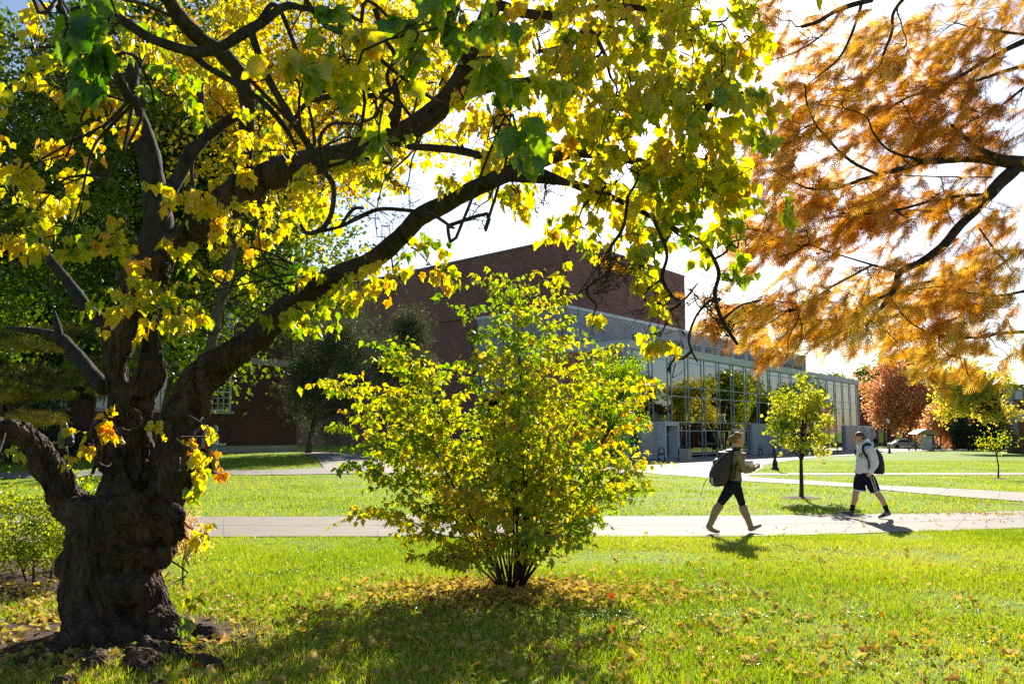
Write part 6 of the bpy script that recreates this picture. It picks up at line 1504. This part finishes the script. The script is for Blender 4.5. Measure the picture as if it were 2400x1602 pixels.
def pack(q, k, mat, label, at=(-.22, 0, 1.2), r=(.12, .15, .23)):
    c = q(*at); o = empty('backpack', tuple(c), label, 'backpack'); b = MB(); b.ball(c, (r[0] * k, r[1] * k, r[2] * k), 16); b.ball(c + Vector((0, 0, -.1 * k)), (r[0] * k * 1.1, r[1] * k, r[2] * .6 * k), 14)
    link('bag', remesh(b, .012 * k, 2, wrinkle(.012, 12)), mat, o, True)
    m_ = MB()
    for s_ in (-.1, .1): m_.tube([q(at[0] + .06, s_, 1.38), q(-.02, s_, 1.47), q(.13, s_, 1.3), q(.08, s_ * 1.5, 1.08)], .014 * k, 6)
    m_.build('shoulder_strap', mat, o)
M_PINK = cloth('pink_cloth', (.72, .05, .28)); M_TAUPE = cloth('taupe_jacket', (.20, .17, .12)); M_TEAL = cloth('slate_blue_hood', (.13, .20, .25)); M_GREYT = cloth('grey_shirt', (.28, .27, .28)); M_KHAKI = cloth('khaki_trousers', (.33, .26, .18)); M_NAVY = cloth('dark_jacket', (.02, .022, .03)); M_WSH = cloth('white_shirt', (.70, .68, .68)); M_GTR = cloth('grey_trousers', (.10, .10, .11)); M_REDB = simple('red_nylon', (.55, .02, .02), .5, .05)
M_REDS = simple('red_shoe', (.35, .03, .03), .6)
o, q, k = figure('person with long dark hair and pink scarf walking left beyond the old maple\'s left limb', 143, 1119, 988.5, (-1, .05), (M_TAUPE, M_NAVY, M_SHOE), M_SKIND, M_HAIRD, scarf=M_PINK, hairlen=.28)
pack(q, k, M_PACK, 'black backpack on the person with the pink scarf')
o, q, k = figure('person in pink top mostly hidden behind the old maple trunk', 236, 1117, 996, (-1, 0), (M_PINK, M_NAVY, M_SHOE), M_SKIND)
o, q, k = figure('person in slate blue hood and khaki trousers walking right behind the old maple', 497, 1114, 998, (1, -.1), (M_TEAL, M_KHAKI, M_REDS), hood=M_TEAL, lean=.04)
c = q(-.20, 0, 1.16); bo = empty('drawstring_bag', tuple(c), 'red and black drawstring bag on the back of the hooded person', 'bag')
b = MB(); b.ball(c + Vector((0, 0, .10)), (.10, .16, .20), 14); link('upper_bag', remesh(b, .014, 1, wrinkle(.01)), M_PACK, bo, True)
b = MB(); b.ball(c + Vector((0, 0, -.14)), (.11, .165, .14), 14); link('lower_bag', remesh(b, .014, 1, wrinkle(.01)), M_REDB, bo, True)
o, q, k = figure('person in grey shirt and black trousers walking beside the hooded person', 478, 1113, 995, (1, 0), (M_GREYT, M_NAVY, M_REDS), Yf=G(497, 1114).y + .7)
o, q, k = figure('distant person in dark jacket and grey trousers left of the free standing lamp', 2054, 1057.3, 1021, (.3, 1), (M_NAVY, M_GTR, M_SHOE))
o, q, k = figure('distant person in white shirt and dark trousers right of the free standing lamp', 2123, 1050.4, 1022, (.2, 1), (M_WSH, M_GTR, M_SHOE))
o, q, k = figure('distant person in pale top by the low wall at the right edge', 2383, 1052, 1015, (-1, .3), (cloth('lilac_shirt', (.45, .42, .55)), M_NAVY, M_SHOE))
c = q(.3, 0, 1.12); bo = tag(link('pink_bag', remesh((lambda m: (m.ball(c, (.28, .12, .14), 12), m)[1])(MB()), .02, 1, wrinkle(.02)), M_PINK), 'pink bag held by the distant person at the right edge', 'bag')
print('people done')
